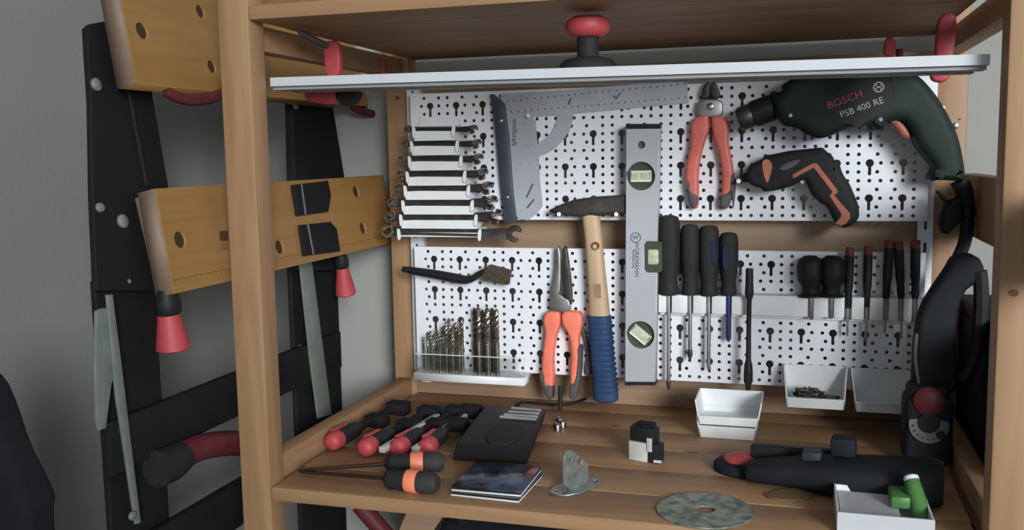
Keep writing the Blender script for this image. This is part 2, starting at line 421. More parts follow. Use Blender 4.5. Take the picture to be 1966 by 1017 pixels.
FA = Frame((0, 0.40, 0), (1, 0, 0), (0, 0, 1))
prism('jaw', smooth_poly(FA.pts([(718, 112), (740, 108), (742, 165), (720, 165)]), 1), -0.006, 0.006, FA, RED, t, bevel=0.002)
lathe('screw_end', FA.at(750, 145), (0, 0, 1), [(0.004, -0.012), (0.004, 0.004)], BLACK, t, 8); lathe('screw_tip', FA.at(747, 128), (0, 0, 1), [(0.004, -0.002), (0.003, 0.004), (0, 0.005)], CHROME, t, 8)
t = thing('bar_clamp', 'tall red clamp jaw rising behind the right end of the white bar', 'clamp', (0.77, 0.20, 0.48))
FA = Frame((0, 0.20, 0), (1, 0, 0), (0, 0, 1))
prism('jaw', smooth_poly(FA.pts([(1805, 26), (1834, 26), (1836, 50), (1830, 100), (1825, 145), (1812, 159), (1790, 157), (1784, 145), (1794, 120), (1796, 60)]), 1), -0.007, 0.007, FA, RED, t, bevel=0.003)
t = thing('bar_clamp', 'stubby red clamp peg standing behind the bar above the drill', 'clamp', (0.70, 0.215, 0.50))
FA = Frame((0, 0.215, 0), (1, 0, 0), (0, 0, 1))
prism('jaw', smooth_poly(FA.pts([(1698, 72), (1718, 70), (1720, 110), (1695, 110)]), 1), -0.006, 0.006, FA, RED, t, bevel=0.002)
lathe('screw_end', FA.at(1727, 104), (0, 0, 1), [(0.004, -0.004), (0.004, 0.006)], REDD, t, 8)
# ================================================================== SPANNER RACK AND SPANNERS
WS = 0.034
def rack():
    t = thing('spanner_rack', 'white plastic stepped rack holding the row of spanners', 'rack', (FP.px(840, 455, WS)[0], YP, FP.px(840, 455, WS)[1]))
    ys = [246, 274, 303, 332, 359, 387, 414, 441]
    top = FP.pts([(800, 228), (880, 228)], 0.006)
    prism('back_plate', FP.pts([(806, 226), (880, 226), (916, 452), (790, 452)], 0.004), 0.0005, 0.004, FP, PLAST, t)
    for i, y in enumerate(ys):
        xl = 797 - 29 * i / 7; xr = 874 + 50 * i / 7
        a = FP.px(xl, y, WS); b = FP.px(xr, y, WS)
        # sloping step: low lip in front, rising to the plate behind
        dz = 0.0155 if i < 7 else 0.006
        for nm, (u0, u1) in (('step', (a[0], b[0])),):
            bm = bmesh.new()
            prof = [(0.004, a[1] + 0.004), (WS - 0.004, a[1] - 0.0045), (WS + 0.004, a[1] - 0.0035), (WS + 0.004, a[1] - 0.0045 - dz), (WS, a[1] - 0.0045 - dz), (0.004, a[1] - 0.006 - dz * 0.5)]
            L = [bm.verts.new(FP.pt(u0, v, w_)) for w_, v in prof]; R = [bm.verts.new(FP.pt(u1, v, w_)) for w_, v in prof]
            bm.faces.new(L); bm.faces.new(R)
            for k in range(len(prof)): bm.faces.new((L[k], L[(k + 1) % len(prof)], R[(k + 1) % len(prof)], R[k]))
            finish(nm, bm, PLAST, t)
        # end hooks that keep the spanner in its slot
        for u, s in ((a[0], 1), (b[0], -1)):
            prism('hook', smooth_poly([(u - s * 0.001, a[1] - 0.017), (u + s * 0.004, a[1] - 0.014), (u + s * 0.003, a[1] - 0.001), (u + s * 0.0005, a[1] + 0.003), (u - s * 0.0025, a[1] + 0.002)], 1), WS + 0.0042, WS + 0.008, FP, PLAST, t)
    return ys
ys = rack()
sz = ['smallest spanner, topmost in the white rack', 'second spanner from the top of the white rack', 'third spanner from the top of the white rack', 'fourth spanner from the top of the white rack',
      'fifth spanner from the top of the white rack', 'third spanner from the bottom of the white rack', 'second lowest spanner in the white rack', 'largest spanner, lowest in the rack, its open jaw over the wooden slat']
for i, y in enumerate(ys):
    xl = (776, 771, 765, 761, 757, 744, 738, 733)[i]; xr = (917, 925, 929, 938, 948, 957, 966, 1003)[i]
    w0 = WS + 0.001
    a = FP.px(xl, y + 2, w0); b = FP.px(xr, y + 2 + (6 if i == 7 else 0), w0)
    L = b[0] - a[0]; s = 0.62 + 0.055 * i; rz = 0.0105 * s; hd = 0.0125 * s
    tilt = math.radians(38 + i * 2.5 + (14 if i == 7 else 0))
    fr = Frame(FP.pt(a[0], a[1], w0), (b[0] - a[0], 0, b[1] - a[1]), (0, math.cos(tilt), math.sin(tilt)))
    t = thing('spanner', 'steel combination ' + sz[i], 'spanner', FP.pt((a[0] + b[0]) / 2, a[1], w0), 'spanners in the rack')
    th = 0.0030 * s + 0.001
    prism('ring', circ(rz, 0, rz, 18), -th, th, fr, CHROME, t, holes=[circ(rz, 0, rz * 0.62, 12)], bevel=0.0006, res=1)
    hw = 0.0052 * s + 0.0008
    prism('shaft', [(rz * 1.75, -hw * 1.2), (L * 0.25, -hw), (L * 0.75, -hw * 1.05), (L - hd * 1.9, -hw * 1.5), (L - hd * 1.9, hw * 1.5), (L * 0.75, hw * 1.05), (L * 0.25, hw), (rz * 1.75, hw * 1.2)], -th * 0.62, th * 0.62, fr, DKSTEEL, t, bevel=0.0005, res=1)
    # open jaw set at 15 degrees
    j = []
    r = hd
    for k in range(0, 15):
        ang = math.radians(52 + (360 - 104) * k / 14); j.append((r * math.cos(ang), r * math.sin(ang) * 1.08))
    j += [(r * 0.62, -r * 0.42), (-r * 0.18, -r * 0.42), (-r * 0.42, 0), (-r * 0.18, r * 0.42), (r * 0.62, r * 0.42)]
    ca, sa = math.cos(0.26), math.sin(0.26)
    j = [(L - hd + p * ca + q * sa, -p * sa + q * ca) for p, q in j]
    prism('open_jaw', j, -th, th, fr, DKSTEEL if i == 7 else CHROME, t, bevel=0.0006, res=1)

# ================================================================== SET SQUARE
w0 = 0.004
o6 = (930, 150); k6 = 3.6325
P6 = lambda l, w_=w0: FP.pts(l, w_, o6, k6)
t = thing('set_square', 'grey aluminium set square with black stock and protractor arc', 'set square', FP.pt(*FP.px(985, 425, w0), 0.0))
arc_o = [(618, 252), (608, 320), (585, 380), (540, 440), (490, 490), (430, 525), (378, 545)]
arc_i = [(370, 460), (420, 425), (465, 380), (495, 330), (510, 268)]
blade = [(110, 112), (560, 82), (1412, 12), (1424, 172), (625, 246)] + arc_o + [(385, 700), (405, 890), (370, 940), (300, 992), (232, 975), (205, 900), (160, 300), (120, 180)]
inner = [(330, 268), (505, 258), (510, 268), (495, 330), (465, 380), (420, 425), (370, 460), (358, 330), (355, 300)]
bl = prism('blade', P6(blade), 0.0015, 0.0035, FP, ALU, t, holes=[P6(inner[::-1])])
prism('stock', P6([(38, 112), (60, 112), (135, 180), (165, 400), (195, 800), (222, 1010), (138, 1014), (105, 700), (78, 400), (52, 190)], 0.012), 0.0003, 0.012, FP, STOCK, t, bevel=0.001, res=1)
for p in ((113, 296), (156, 832)):
    c = FP.px(o6[0] + p[0] / k6, o6[1] + p[1] / k6, 0.012); disc('rivet', FP.pt(*c, 0.0121), (0, -1, 0), 0.0032, 0.001, CHROME, t, 12)
bm = bmesh.new()
def dot(px, py, r=0.0013, w_=0.0037):
    c = FP.px(px, py, w_); vs = [bm.verts.new(FP.pt(*q, w_)) for q in circ(*c, r, 6)]; bm.faces.new(vs)
for i in range(27):
    f = i / 26
    for (ax, ay), (bx, by) in (((160, 160), (1395, 40)), ((190, 235), (1400, 135))):
        dot(o6[0] + (ax + (bx - ax) * f) / k6, o6[1] + (ay + (by - ay) * f) / k6)
for a, b in ((275, 326), (318, 324), (290, 470), (335, 465), (250, 600), (320, 596), (232, 760), (285, 755), (205, 470), (370, 570)): dot(o6[0] + a / k6, o6[1] + b / k6, 0.0007)
o = finish('scale_marks', bm, PRINT, bl); o['kind'] = 'stuff'
for l in ([(598, 138), (608, 142), (590, 186), (580, 182)], [(945, 100), (952, 104), (920, 148), (895, 125), (902, 120), (918, 136)], [(332, 735), (342, 740), (298, 836), (288, 830)], [(342, 840), (350, 848), (302, 908), (293, 900)]):
    prism('engraved_slot', P6(l, 0.0037), 0.0036, 0.0039, FP, PRINT, bl)
c = FP.at(988, 254, 0.0036)
text('lettering', 'wolfcraft', c, (-0.06, 0, -1), (1, 0, -0.06), 0.0118, PRINT, bl)

# ================================================================== PLIERS
def zpts(o, k, fr, w_): return lambda l: fr.pts(l, w_, o, k)
o7 = (1040, 140); k7 = 2.826; Z7 = zpts(o7, k7, FP, 0.016)
t = thing('diagonal_cutter', 'red handled side cutters hanging on the upper panel', 'pliers', FP.pt(*FP.px(1364, 397, .016), 0.002))
prism('jaw', smooth_poly(Z7([(905, 45), (912, 60), (912, 138), (868, 140), (868, 110), (885, 60)]), 1), 0.008, 0.018, FP, DKSTEEL, t, bevel=0.002)
prism('jaw', smooth_poly(Z7([(930, 45), (945, 55), (965, 100), (968, 140), (918, 138), (918, 60)]), 1), 0.007, 0.017, FP, DKSTEEL, t, bevel=0.002)
prism('joint', smooth_poly(Z7([(860, 140), (972, 140), (985, 190), (975, 240), (850, 240), (842, 180)]), 1), 0.008, 0.017, FP, STEEL, t, bevel=0.002)
disc('pivot', FP.at(1040 + 915 / k7, 140 + 182 / k7, 0.0172), (0, -1, 0), 0.0052, 0.002, CHROME, t)
hl = [(905, 232), (912, 300), (890, 360), (865, 440), (850, 540), (852, 640), (850, 720), (840, 738), (806, 732), (792, 650), (778, 580), (784, 490), (812, 380), (806, 300), (812, 262), (850, 228), (905, 228)]
hr = [(918, 226), (975, 230), (1012, 262), (1020, 300), (1012, 345), (1020, 420), (1042, 520), (1040, 620), (1025, 700), (1012, 735), (968, 733), (965, 700), (980, 620), (978, 540), (962, 440), (935, 360), (922, 300)]
prism('handle', smooth_poly(Z7(hl), 1), 0.004, 0.02, FP, REDP, t, bevel=0.005, res=3)
prism('handle', smooth_poly(Z7(hr), 1), 0.004, 0.02, FP, REDP, t, bevel=0.005, res=3)
prism('grip_end', smooth_poly(Z7([(786, 620), (800, 560), (808, 640), (850, 655), (848, 725), (815, 738), (796, 690)]), 1), 0.0035, 0.0207, FP, GREYGRIP, t, bevel=0.004)
prism('grip_end', smooth_poly(Z7([(1038, 600), (1046, 520), (1040, 640), (1014, 738), (966, 735), (968, 660), (1015, 640)]), 1), 0.0035, 0.0207, FP, GREYGRIP, t, bevel=0.004)

o5 = (1020, 460); k5 = 3.08; Z5 = zpts(o5, k5, FP, 0.02)
t = thing('long_nose_pliers', 'orange handled long nose pliers hanging on the lower panel', 'pliers', FP.pt(*FP.px(1076, 745, .02), 0.002))
prism('jaw', smooth_poly(Z5([(150, 40), (165, 38), (175, 90), (176, 200), (172, 330), (130, 350), (120, 300), (145, 200)]), 1), 0.012, 0.022, FP, STEEL, t, bevel=0.002)
prism('jaw', smooth_poly(Z5([(190, 38), (205, 40), (218, 120), (232, 230), (240, 330), (235, 400), (190, 345), (182, 200), (185, 90)]), 1), 0.010, 0.020, FP, DKSTEEL, t, bevel=0.002)
prism('joint', smooth_poly(Z5([(125, 310), (170, 320), (200, 345), (228, 360), (232, 430), (120, 430), (112, 370)]), 1), 0.010, 0.0215, FP, STEEL, t, bevel=0.002)
hl = [(170, 426), (172, 500), (150, 560), (135, 640), (128, 720), (135, 800), (130, 845), (120, 940), (95, 930), (72, 860), (62, 740), (75, 620), (86, 540), (70, 480), (84, 428), (130, 420)]
hr = [(178, 435), (285, 432), (290, 500), (300, 560), (328, 650), (345, 740), (345, 800), (318, 815), (305, 760), (300, 720), (282, 640), (262, 570), (255, 640), (262, 740), (255, 840), (235, 900), (225, 850), (240, 760), (232, 640), (210, 540), (182, 500)]
prism('handle', smooth_poly(Z5(hl), 1), 0.005, 0.025, FP, ORANGE, t, bevel=0.005, res=3)
prism('handle', smooth_poly(Z5([(178, 425), (240, 420), (298, 430), (302, 500), (280, 580), (285, 680), (280, 800), (262, 860), (230, 860), (232, 780), (240, 680), (230, 580), (205, 530), (182, 500)]), 1), 0.005, 0.025, FP, ORANGE, t, bevel=0.005, res=3)
prism('grip_end', smooth_poly(Z5([(66, 760), (78, 850), (128, 845), (128, 930), (118, 945), (90, 930), (68, 850)]), 1), 0.004, 0.0256, FP, GREYGRIP, t, bevel=0.004)
prism('grip_end', smooth_poly(Z5([(292, 600), (300, 700), (285, 860), (265, 945), (225, 940), (225, 860), (262, 830), (275, 700)]), 1), 0.004, 0.0256, FP, GREYGRIP, t, bevel=0.004)
prism('spare_grip', smooth_poly(Z5([(288, 500), (310, 560), (340, 650), (352, 760), (345, 815), (310, 818), (305, 760), (318, 700), (300, 600), (283, 540)]), 1), 0.002, 0.010, FP, GREYGRIP, t, bevel=0.003)

# ================================================================== HAMMER
t = thing('hammer', 'hammer with pointed black head and blue rubber grip', 'hammer', FP.pt(*FP.px(1163, 770, .02), 0.003))
WH = 0.03; hz = [(445, 922), (520, 885), (620, 848), (760, 828), (975, 815), (985, 820), (985, 945), (860, 955), (680, 968), (540, 955), (460, 940)]
hd = prism('head', P6(hz, WH), 0.006, WH, FP, DKSTEEL, t, bevel=0.004, res=2)
def hs(px, py, rx, ry=None): return (FP.at(px, py, 0.018), V((rx, 0, 0)), V((0, ry or rx * .85, 0)))
loft('handle', [hs(1134, 412, .0135), hs(1139, 450, .0135), hs(1143, 500, .0135), hs(1148, 560, .0150), hs(1151, 612, .0165)], BEECH, t, 20, 2.6)
loft('rubber_grip', [hs(1151, 604, .0160), hs(1151, 606, .0178), hs(1153, 640, .0178), hs(1156, 680, .0176), hs(1160, 720, .0180), hs(1163, 757, .0192), hs(1163, 766, .0192), hs(1163, 769, .0150)], BLUEG, t, 24, 2.8)
for i in range(14):
    y = 618 + i * 10; f = i / 13
    c = FP.at(1152 + 11 * f, y, 0.018)
    loft('grip_rib', [(c + V((0, 0, -.0016)), V((.0180 + .001 * f, 0, 0)), V((0, .0154 + .001 * f, 0))), (c, V((.0190 + .001 * f, 0, 0)), V((0, .0163 + .001 * f, 0))), (c + V((0, 0, .0016)), V((.0180 + .001 * f, 0, 0)), V((0, .0154 + .001 * f, 0)))], BLUEG, t, 20, 2.8)
c = FP.at(1143, 472, 0.0295)
prism('hanging_ring', circ(*FP.px(1143, 472, .0295), .0062, 16), 0.0285, 0.0312, FP, KNOT, t, holes=[circ(*FP.px(1143, 473, .0295), .0040, 12)])
prism('printed_stamp', FP.pts([(1139, 545), (1153, 545), (1154, 572), (1140, 572)], 0.0309), 0.0305, 0.0309, FP, mat('faint_stamp', (0.30, 0.20, 0.12), 0.6), t)

# ================================================================== SPIRIT LEVEL
WL = 0.036
def lvl():
    t = thing('spirit_level', 'silver aluminium spirit level hung upright over the panels', 'spirit level', FP.pt(*FP.px(1230, 737, WL), 0.012))
    a = FP.px(1202, 247, WL); b = FP.px(1266, 247, WL); c_ = FP.px(1258, 733, WL); d = FP.px(1200, 733, WL)
    v1 = FP.px(1230, 338, WL); v2 = FP.px(1229, 643, WL); h1 = FP.px(1231, 278, WL); n0 = FP.px(1237, 463, WL); n1 = FP.px(1237, 523, WL)
    R1 = 0.0208
    xr = lambda z: c_[0] + (b[0] - c_[0]) * (z - c_[1]) / (b[1] - c_[1])
    n0z, n1z = n0[1], n1[1]; nx = n0[0]
    r = 0.004
    out = [d, c_, (xr(n1z), n1z), (nx + r, n1z), (nx, n1z + r), (nx, n0z - r), (nx + r, n0z), (xr(n0z), n0z), b, a]
    prism('bar', out, 0.014, WL, FP, ALUL, t, holes=[circ(*v1, R1, 28), circ(*v2, R1, 28), circ(*h1, 0.0055, 14)], bevel=0.0008, res=1, smooth=False)
    prism('end_cap', [(d[0] - .0005, d[1] - .0005), (c_[0] + .0005, c_[1] - .0005), (c_[0], c_[1] - .005), (d[0], d[1] - .005)], 0.013, WL + 0.0005, FP, BLACK, t)
    prism('end_cap', [(a[0] - .0005, a[1] + .0005), (b[0] + .0005, b[1] + .0005), (b[0], b[1] + .007), (a[0], a[1] + .007)], 0.013, WL + 0.0005, FP, BLACK, t)
    prism('hole_liner', circ(*h1, 0.0056, 14), 0.015, 0.030, FP, GREYGRIP, t)
    for v, ang in ((v1, 0), (v2, math.radians(-38))):
        s = prism('vial_surround', circ(*v, R1 * 0.99, 28), 0.016, 0.029, FP, VIALF, t)
        f = Frame(FP.pt(*v, 0), (math.cos(ang), 0, math.sin(ang)), (-math.sin(ang), 0, math.cos(ang)))
        prism('vial', rrect(-0.0165, -0.0085, 0.0155, 0.0085, 0.001, 2), 0.029, 0.0345, f, VIAL, s, bevel=0.0025, res=2)
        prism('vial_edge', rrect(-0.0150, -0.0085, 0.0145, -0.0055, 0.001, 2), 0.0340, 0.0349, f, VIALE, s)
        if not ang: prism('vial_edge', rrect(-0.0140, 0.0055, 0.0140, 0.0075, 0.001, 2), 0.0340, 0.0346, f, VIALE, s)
    s = prism('vial_surround', rrect(nx + .0006, n1z + .0006, nx + .026, n0z - .0006, 0.004), 0.015, WL - 0.001, FP, VIALF, t)
    prism('vial', rrect(nx + .005, n1z + .012, nx + .021, n0z - .012, 0.003), WL - 0.003, WL + 0.001, FP, VIAL, s, bevel=0.0015)
    c = FP.px(1220.5, 456, WL)
    prism('emblem', circ(*c, 0.0078, 20), WL, WL + 0.0003, FP, PRINT, t, holes=[circ(*c, 0.0066, 20)])
    text('lettering', 'W', FP.pt(c[0], c[1], WL + .0002), (1, 0, 0), (0, 0, 1), 0.009, PRINT, t)
    text('lettering', 'WORKMANN', FP.at(1222.5, 497, WL + .0002), (0, 0, -1), (1, 0, 0), 0.0088, PRINT, t)
    text('lettering', 'PROFESSIONAL', FP.at(1216, 497, WL + .0002), (0, 0, -1), (1, 0, 0), 0.0042, PRINT, t)
lvl()

# ================================================================== SCREWDRIVER RACKS AND SCREWDRIVERS
WD = 0.028
def rack_bar(x0, x1, y0, y1, label, gaps):
    a = FP.px(x0, y0, WD); b = FP.px(x1, y1, WD)
    t = thing('tool_rack', label, 'tool rack', FP.pt((a[0] + b[0]) / 2, b[1], 0), 'screwdriver racks')
    fbox('back_strip', FP, a[0], b[0], b[1], a[1], 0.0008, 0.006, PLAST, t, 0.0006)
    fbox('bottom_lip', FP, a[0], b[0], b[1] - 0.0045, b[1] - 0.0005, 0.0008, 0.0105, PLAST, t, 0.0006)
    e = [x0] + [q for g in gaps for q in (g - 5.5, g + 5.5)] + [x1]
    for k in range(0, len(e), 2):                      # raised blocks that leave a groove for each shaft
        if e[k + 1] - e[k] < 4: continue
        u0, u1 = FP.px(e[k], y0, 0.024)[0], FP.px(e[k + 1], y0, 0.024)[0]
        fbox('block', FP, u0, u1, b[1] + 0.001, a[1], 0.0061, 0.024, PLAST, t, 0.0012)
rack_bar(1264, 1432, 566, 607, 'white plastic rack holding the four large screwdrivers beside the level', (1284, 1325, 1361, 1399))
rack_bar(1442, 1622, 567, 613, 'white plastic rack holding the two stubby screwdrivers', (1557, 1596))
rack_bar(1624, 1776, 571, 620, 'white plastic rack holding the small precision screwdrivers', (1630, 1665, 1702, 1730, 1757))
def driver(name, label, px, ytop, ycol, ytip, rw, hm, sm, kind='big', lean=0, group='screwdrivers in the rack', sr=0.0030, cap=None, wd=None):
    wd = WD * 0.62 if wd is None else wd
    top = FP.at(px + lean, ytop, wd); col = FP.at(px, ycol, wd); tip = FP.at(px, ytip, wd); tip.x = col.x + (col.x - top.x) * 0.3
    H = (top - col).length; ax = (top - col).normalized()
    t = thing(name, label, 'screwdriver', tip, group)
    if kind == 'big':
        pr = [(rw * .80, 0), (rw * .86, H * .03), (rw * .80, H * .10), (rw * .74, H * .20), (rw * .92, H * .36), (rw, H * .55), (rw, H * .80), (rw * .95, H * .92), (rw * .78, H * .98), (rw * .35, H)]
    elif kind == 'stub':
        pr = [(rw * .95, 0), (rw * .95, H * .04), (rw * .68, H * .10), (rw * .66, H * .24), (rw * .92, H * .38), (rw, H * .55), (rw * 1.0, H * .78), (rw * .85, H * .92), (rw * .45, H)]
    else:
        pr = [(rw * .6, 0), (rw * .8, H * .06), (rw * .8, H * .25), (rw * .95, H * .35), (rw, H * .55), (rw, H * .86), (rw, H * .87)]
    u, v, d = basis(ax)
    n = 24; rr = []
    for r, h in pr:
        fl = 0.07 if (kind != 'slim' and 0.3 * H < h < 0.93 * H) else 0
        rr.append([col + d * h + (u * math.cos(2 * math.pi * i / n) + v * math.sin(2 * math.pi * i / n)) * r * (1 - fl * (i % 4 == 0)) for i in range(n)])
    rings('handle', rr, hm, t)
    if cap: lathe('end_cap', col, ax, [(rw * .98, H * .87), (rw * .98, H * .98), (rw * .8, H)], cap, t, 14)
    S = (col - tip).length; dn = (tip - col).normalized()
    lathe('shaft', col, dn, [(sr, -0.002), (sr, S * .93), (sr * 0.85, S * .96), (sr * .35, S)], sm, t, 10)
    return t, col, tip, dn, S
d1 = driver('screwdriver', 'largest black screwdriver, leftmost of the four beside the level', 1284, 413, 565, 748, 0.0172, BLACKS, STEEL)
lathe('blade_tip', d1[2] - d1[3] * 0.014, d1[3], [(0.0033, 0), (0.0036, .006), (.001, .0145)], DKSTEEL, d1[0], 8)
d2 = driver('screwdriver', 'second black screwdriver from the level, with a stepped tip', 1325, 430, 565, 690, 0.0145, BLACKS, STEEL)
lathe('blade_tip', d2[2] - d2[3] * 0.012, d2[3], [(0.0036, -.004), (0.0042, .004), (.0015, .0125)], DKSTEEL, d2[0], 8)
d3 = driver('screwdriver', 'third black screwdriver from the level, its handle flecked with blue', 1361, 432, 567, 712, 0.0152, BLACKS, STEEL)
prism('blue_inlay', smooth_poly(FP.pts([(1364, 462), (1377, 468), (1377, 505), (1366, 510)], .033), 1), 0.026, 0.0325, FP, BLUEP, d3[0])
d4 = driver('screwdriver', 'black and blue screwdriver with a short blue shaft', 1399, 446, 565, 655, 0.0140, BLACKS, BLUESH, sr=0.0042)
prism('blue_inlay', smooth_poly(FP.pts([(1387, 470), (1398, 474), (1398, 520), (1388, 520)], .032), 1), 0.025, 0.0312, FP, BLUEP, d4[0])
lathe('blade_tip', d4[2] - d4[3] * 0.016, d4[3], [(0.0036, 0), (0.0038, .01), (.0015, .0165)], DKSTEEL, d4[0], 8)
# long thin black file
t = thing('needle_file', 'long thin black rod with thick ends hanging right of the four screwdrivers', 'file', FP.at(1436, 748, WD), None)
p = lambda y: FP.at(1439 - (y - 515) * .012, y, WD + 0.010)
axd = (p(748) - p(515)).normalized(); LL = (p(748) - p(515)).length
lathe('rod', p(515), axd, [(.0050, 0), (.0053, .002), (.0056, LL * .12), (.0064, LL * .2), (.0052, LL * .235), (.0036, LL * .26), (.0034, LL * .50), (.0038, LL * .75), (.0058, LL * .79), (.0064, LL * .85), (.0066, LL * .93), (.0040, LL * .96), (.0034, LL)], BLACK, t, 12)
driver('screwdriver', 'stubby round-headed black screwdriver, left one of the stubby pair', 1557, 491, 569, 614, 0.0185, BLACK, STEEL, 'stub', sr=0.0036, wd=WD * .8, lean=-2)
driver('screwdriver', 'stubby black screwdriver beside the red-capped precision drivers', 1596, 491, 569, 612, 0.0180, BLACK, STEEL, 'stub', sr=0.0036, wd=WD * .8, lean=3)
for x, y0, y1, y2, r, lb, ln in ((1628, 475, 591, 645, .0062, 'first red-capped precision screwdriver, next to the stubby pair', 4), (1664, 473, 589, 655, .0062, 'second red-capped precision screwdriver from the stubby pair', 3),
                                 (1701, 461, 573, 640, .0064, 'leaning red-capped precision screwdriver, left one of the V-shaped pair', 7), (1730, 463, 573, 650, .0064, 'leaning red-capped precision screwdriver, right one of the V-shaped pair', -5), (1757, 461, 573, 640, .0066, 'rightmost red-capped precision screwdriver by the slotted rail', 1)):
    driver('precision_screwdriver', lb, x, y0, y1, y2, r, BLACK, STEEL, 'slim', ln, 'precision screwdrivers', sr=0.0016, cap=CAPRED)

# ================================================================== WIRE BRUSH
t = thing('wire_brush', 'small toothbrush-shaped wire brush with dark bristles', 'brush', FP.at(870, 545, 0.02))
h = [(773, 516, .0030), (790, 519, .0042), (815, 523, .0048), (845, 528, .0052), (875, 534, .0055), (895, 537, .0048), (910, 533, .0038), (928, 522, .0036), (950, 530, .0040), (972, 541, .0036)]
tube('handle', [FP.at(a, b, 0.022) for a, b, r in h], [r * 1.75 for a, b, r in h], BLACK, t, 10, sub=1, flat=0.8)
bt = prism('bristle_block', FP.pts([(938, 509), (978, 520), (974, 547), (925, 538), (928, 524)], 0.03), 0.016, 0.030, FP, mat('brass_bristles', (0.07, 0.055, 0.035), 0.7, 0.2, var=0.5, scale=300), t)
bm = bmesh.new()
random.seed(3)
for i in range(150):
    fx, fy = random.random(), random.random()
    x = 930 + 44 * fx; y = 511 + 10 * fx + (26 - 2 * fx) * fy
    c = FP.at(x, y, 0.029 + random.random() * 0.006); q = FP.at(x + random.uniform(-3, 3), y + random.uniform(-2.5, 2.5), 0.020)
    u = V((0.0006, 0, 0.0004)); bm.faces.new([bm.verts.new(c - u), bm.verts.new(c + u), bm.verts.new(q + u), bm.verts.new(q - u)])
o = finish('bristle', bm, mat('bristle_wire', (0.10, 0.08, 0.05), 0.6, 0.4), t); o['kind'] = 'stuff'

# ================================================================== DRILL BIT STAND
WB = 0.045
def bitstand():
    a = FP.px(794, 715, WB); b = FP.px(1006, 725, WB); c = FP.px(800, 680, WB)
    z1 = a[1]; z0 = z1 - 0.0125
    t = thing('drill_bit_stand', 'white tray with clear front holding the drill bits', 'drill stand', FP.pt((a[0] + b[0]) / 2, z0, 0.02))
    hol = []
    for k in range(5):
        for r_ in range(2): hol.append(circ(a[0] + 0.150 + k * 0.008, -0.016 - r_ * 0.014, 0.0026, 10))
    f = Frame((0, YP, z1), (1, 0, 0), (0, 1, 0))
    prism('tray', [(a[0], -WB), (b[0], -WB), (b[0], -0.001), (a[0], -0.001)], -0.0125, 0, f, PLAST, t, holes=hol, bevel=0.0006, res=1, smooth=False)
    fbox('clear_front', FP, a[0] + .003, b[0], z1 + .0002, c[1], WB - 0.004, WB - 0.002, CLEAR, t)
    fbox('front_edge', FP, a[0] + .003, b[0], c[1], c[1] + 0.0012, WB - 0.004, WB - 0.002, PLAST, t)
    fbox('end_plate', FP, a[0] + .003, a[0] + .017, z1, c[1] + 0.002, 0.0008, 0.004, PLAST, t)
    fbox('foot', FP, a[0] + .005, a[0] + .019, z0 - 0.008, z0, 0.004, 0.02, PLAST, t)
    return a, b, z1
a_, b_, zt_ = bitstand()
def bit(px, ytop, w_, r, m, label, grp, shank=0.45):
    top = FP.at(px, ytop, w_); base = V((top.x, top.y, zt_ + 0.0003)); H = top.z - base.z
    n = 10; rr = []; hs_ = H * shank
    for k in range(3): rr.append([base + V((r * math.cos(2 * math.pi * i / n), r * math.sin(2 * math.pi * i / n), hs_ * k / 2)) for i in range(n)])
    N = max(10, int((H - hs_) / (r * 0.9)))
    for k in range(N + 1):
        h = hs_ + (H - hs_) * k / N; tw = (h - hs_) / (r * 5.2) * 2 * math.pi
        tp = 1.0 if k < N else 0.15
        ring = []
        for i in range(n):
            t0 = 2 * math.pi * i / n; q = r * (0.60 + 0.40 * abs(math.cos(t0)) ** 0.6) * tp
            ring.append(base + V((q * math.cos(t0 + tw), q * math.sin(t0 + tw), h)))
        rr.append(ring)
    o = rings('drill_bit', rr, m, None, base, smooth=True)
    tag(o, label, 'drill bit', grp)
ORD = 'first second third fourth fifth sixth seventh eighth ninth tenth eleventh twelfth thirteenth'.split()
sm = [(813, 646, .0016, .014), (820, 640, .0016, .030), (826, 634, .0018, .016), (832, 641, .0018, .034), (838, 630, .0020, .018), (844, 637, .0020, .036), (850, 626, .0022, .016), (856, 618, .0022, .034), (862, 610, .0024, .018), (868, 627, .0022, .036), (875, 618, .0024, .016), (881, 628, .0024, .032), (886, 611, .0026, .016)]
for i, (x, y, r, w_) in enumerate(sm):
    bit(x, y, w_, r * 1.25, BITM, ORD[i] + ' small twist drill bit from the left in the clear-fronted stand', 'small drill bits')
for i, (x, y, r, w_) in enumerate([(911, 590, .0036, .016), (918, 588, .0040, .033), (926, 594, .0042, .014), (935, 589, .0046, .034), (945, 590, .0044, .015), (953, 592, .0040, .034)]):
    bit(x, y, w_, r, BITD if i % 2 == 0 else BITM, ORD[i] + ' tall thick twist drill bit from the left in the stand', 'large drill bits')

# ================================================================== POWER DRILL
o1 = (1380, 120); k1 = 2.825; WDm = 0.045; Z1 = lambda l, w_=WDm: FP.pts(l, w_, o1, k1)
t = thing('power_drill', 'dark green corded power drill hanging at the top right of the panel', 'drill', FP.at(1640, 260, 0.01))
body = [(295, 215), (305, 180), (345, 160), (340, 125), (380, 100), (440, 75), (560, 62), (760, 56), (920, 54), (1040, 55), (1090, 85), (1150, 150), (1200, 220), (1250, 310), (1290, 400), (1312, 490), (1328, 600), (1320, 650), (1290, 640), (1190, 635), (1142, 641), (1132, 615), (1160, 578), (1145, 545), (1100, 495), (1070, 455), (1045, 400), (1025, 350), (985, 312), (930, 318), (895, 330), (890, 372), (850, 350), (800, 345), (760, 345), (700, 360), (620, 392), (560, 412), (520, 405), (470, 385), (420, 350), (350, 345), (325, 310), (310, 275)]
prism('casing', smooth_poly(Z1(body), 1), 0.006, 0.070, FP, GREEN, t, bevel=0.014, res=4)
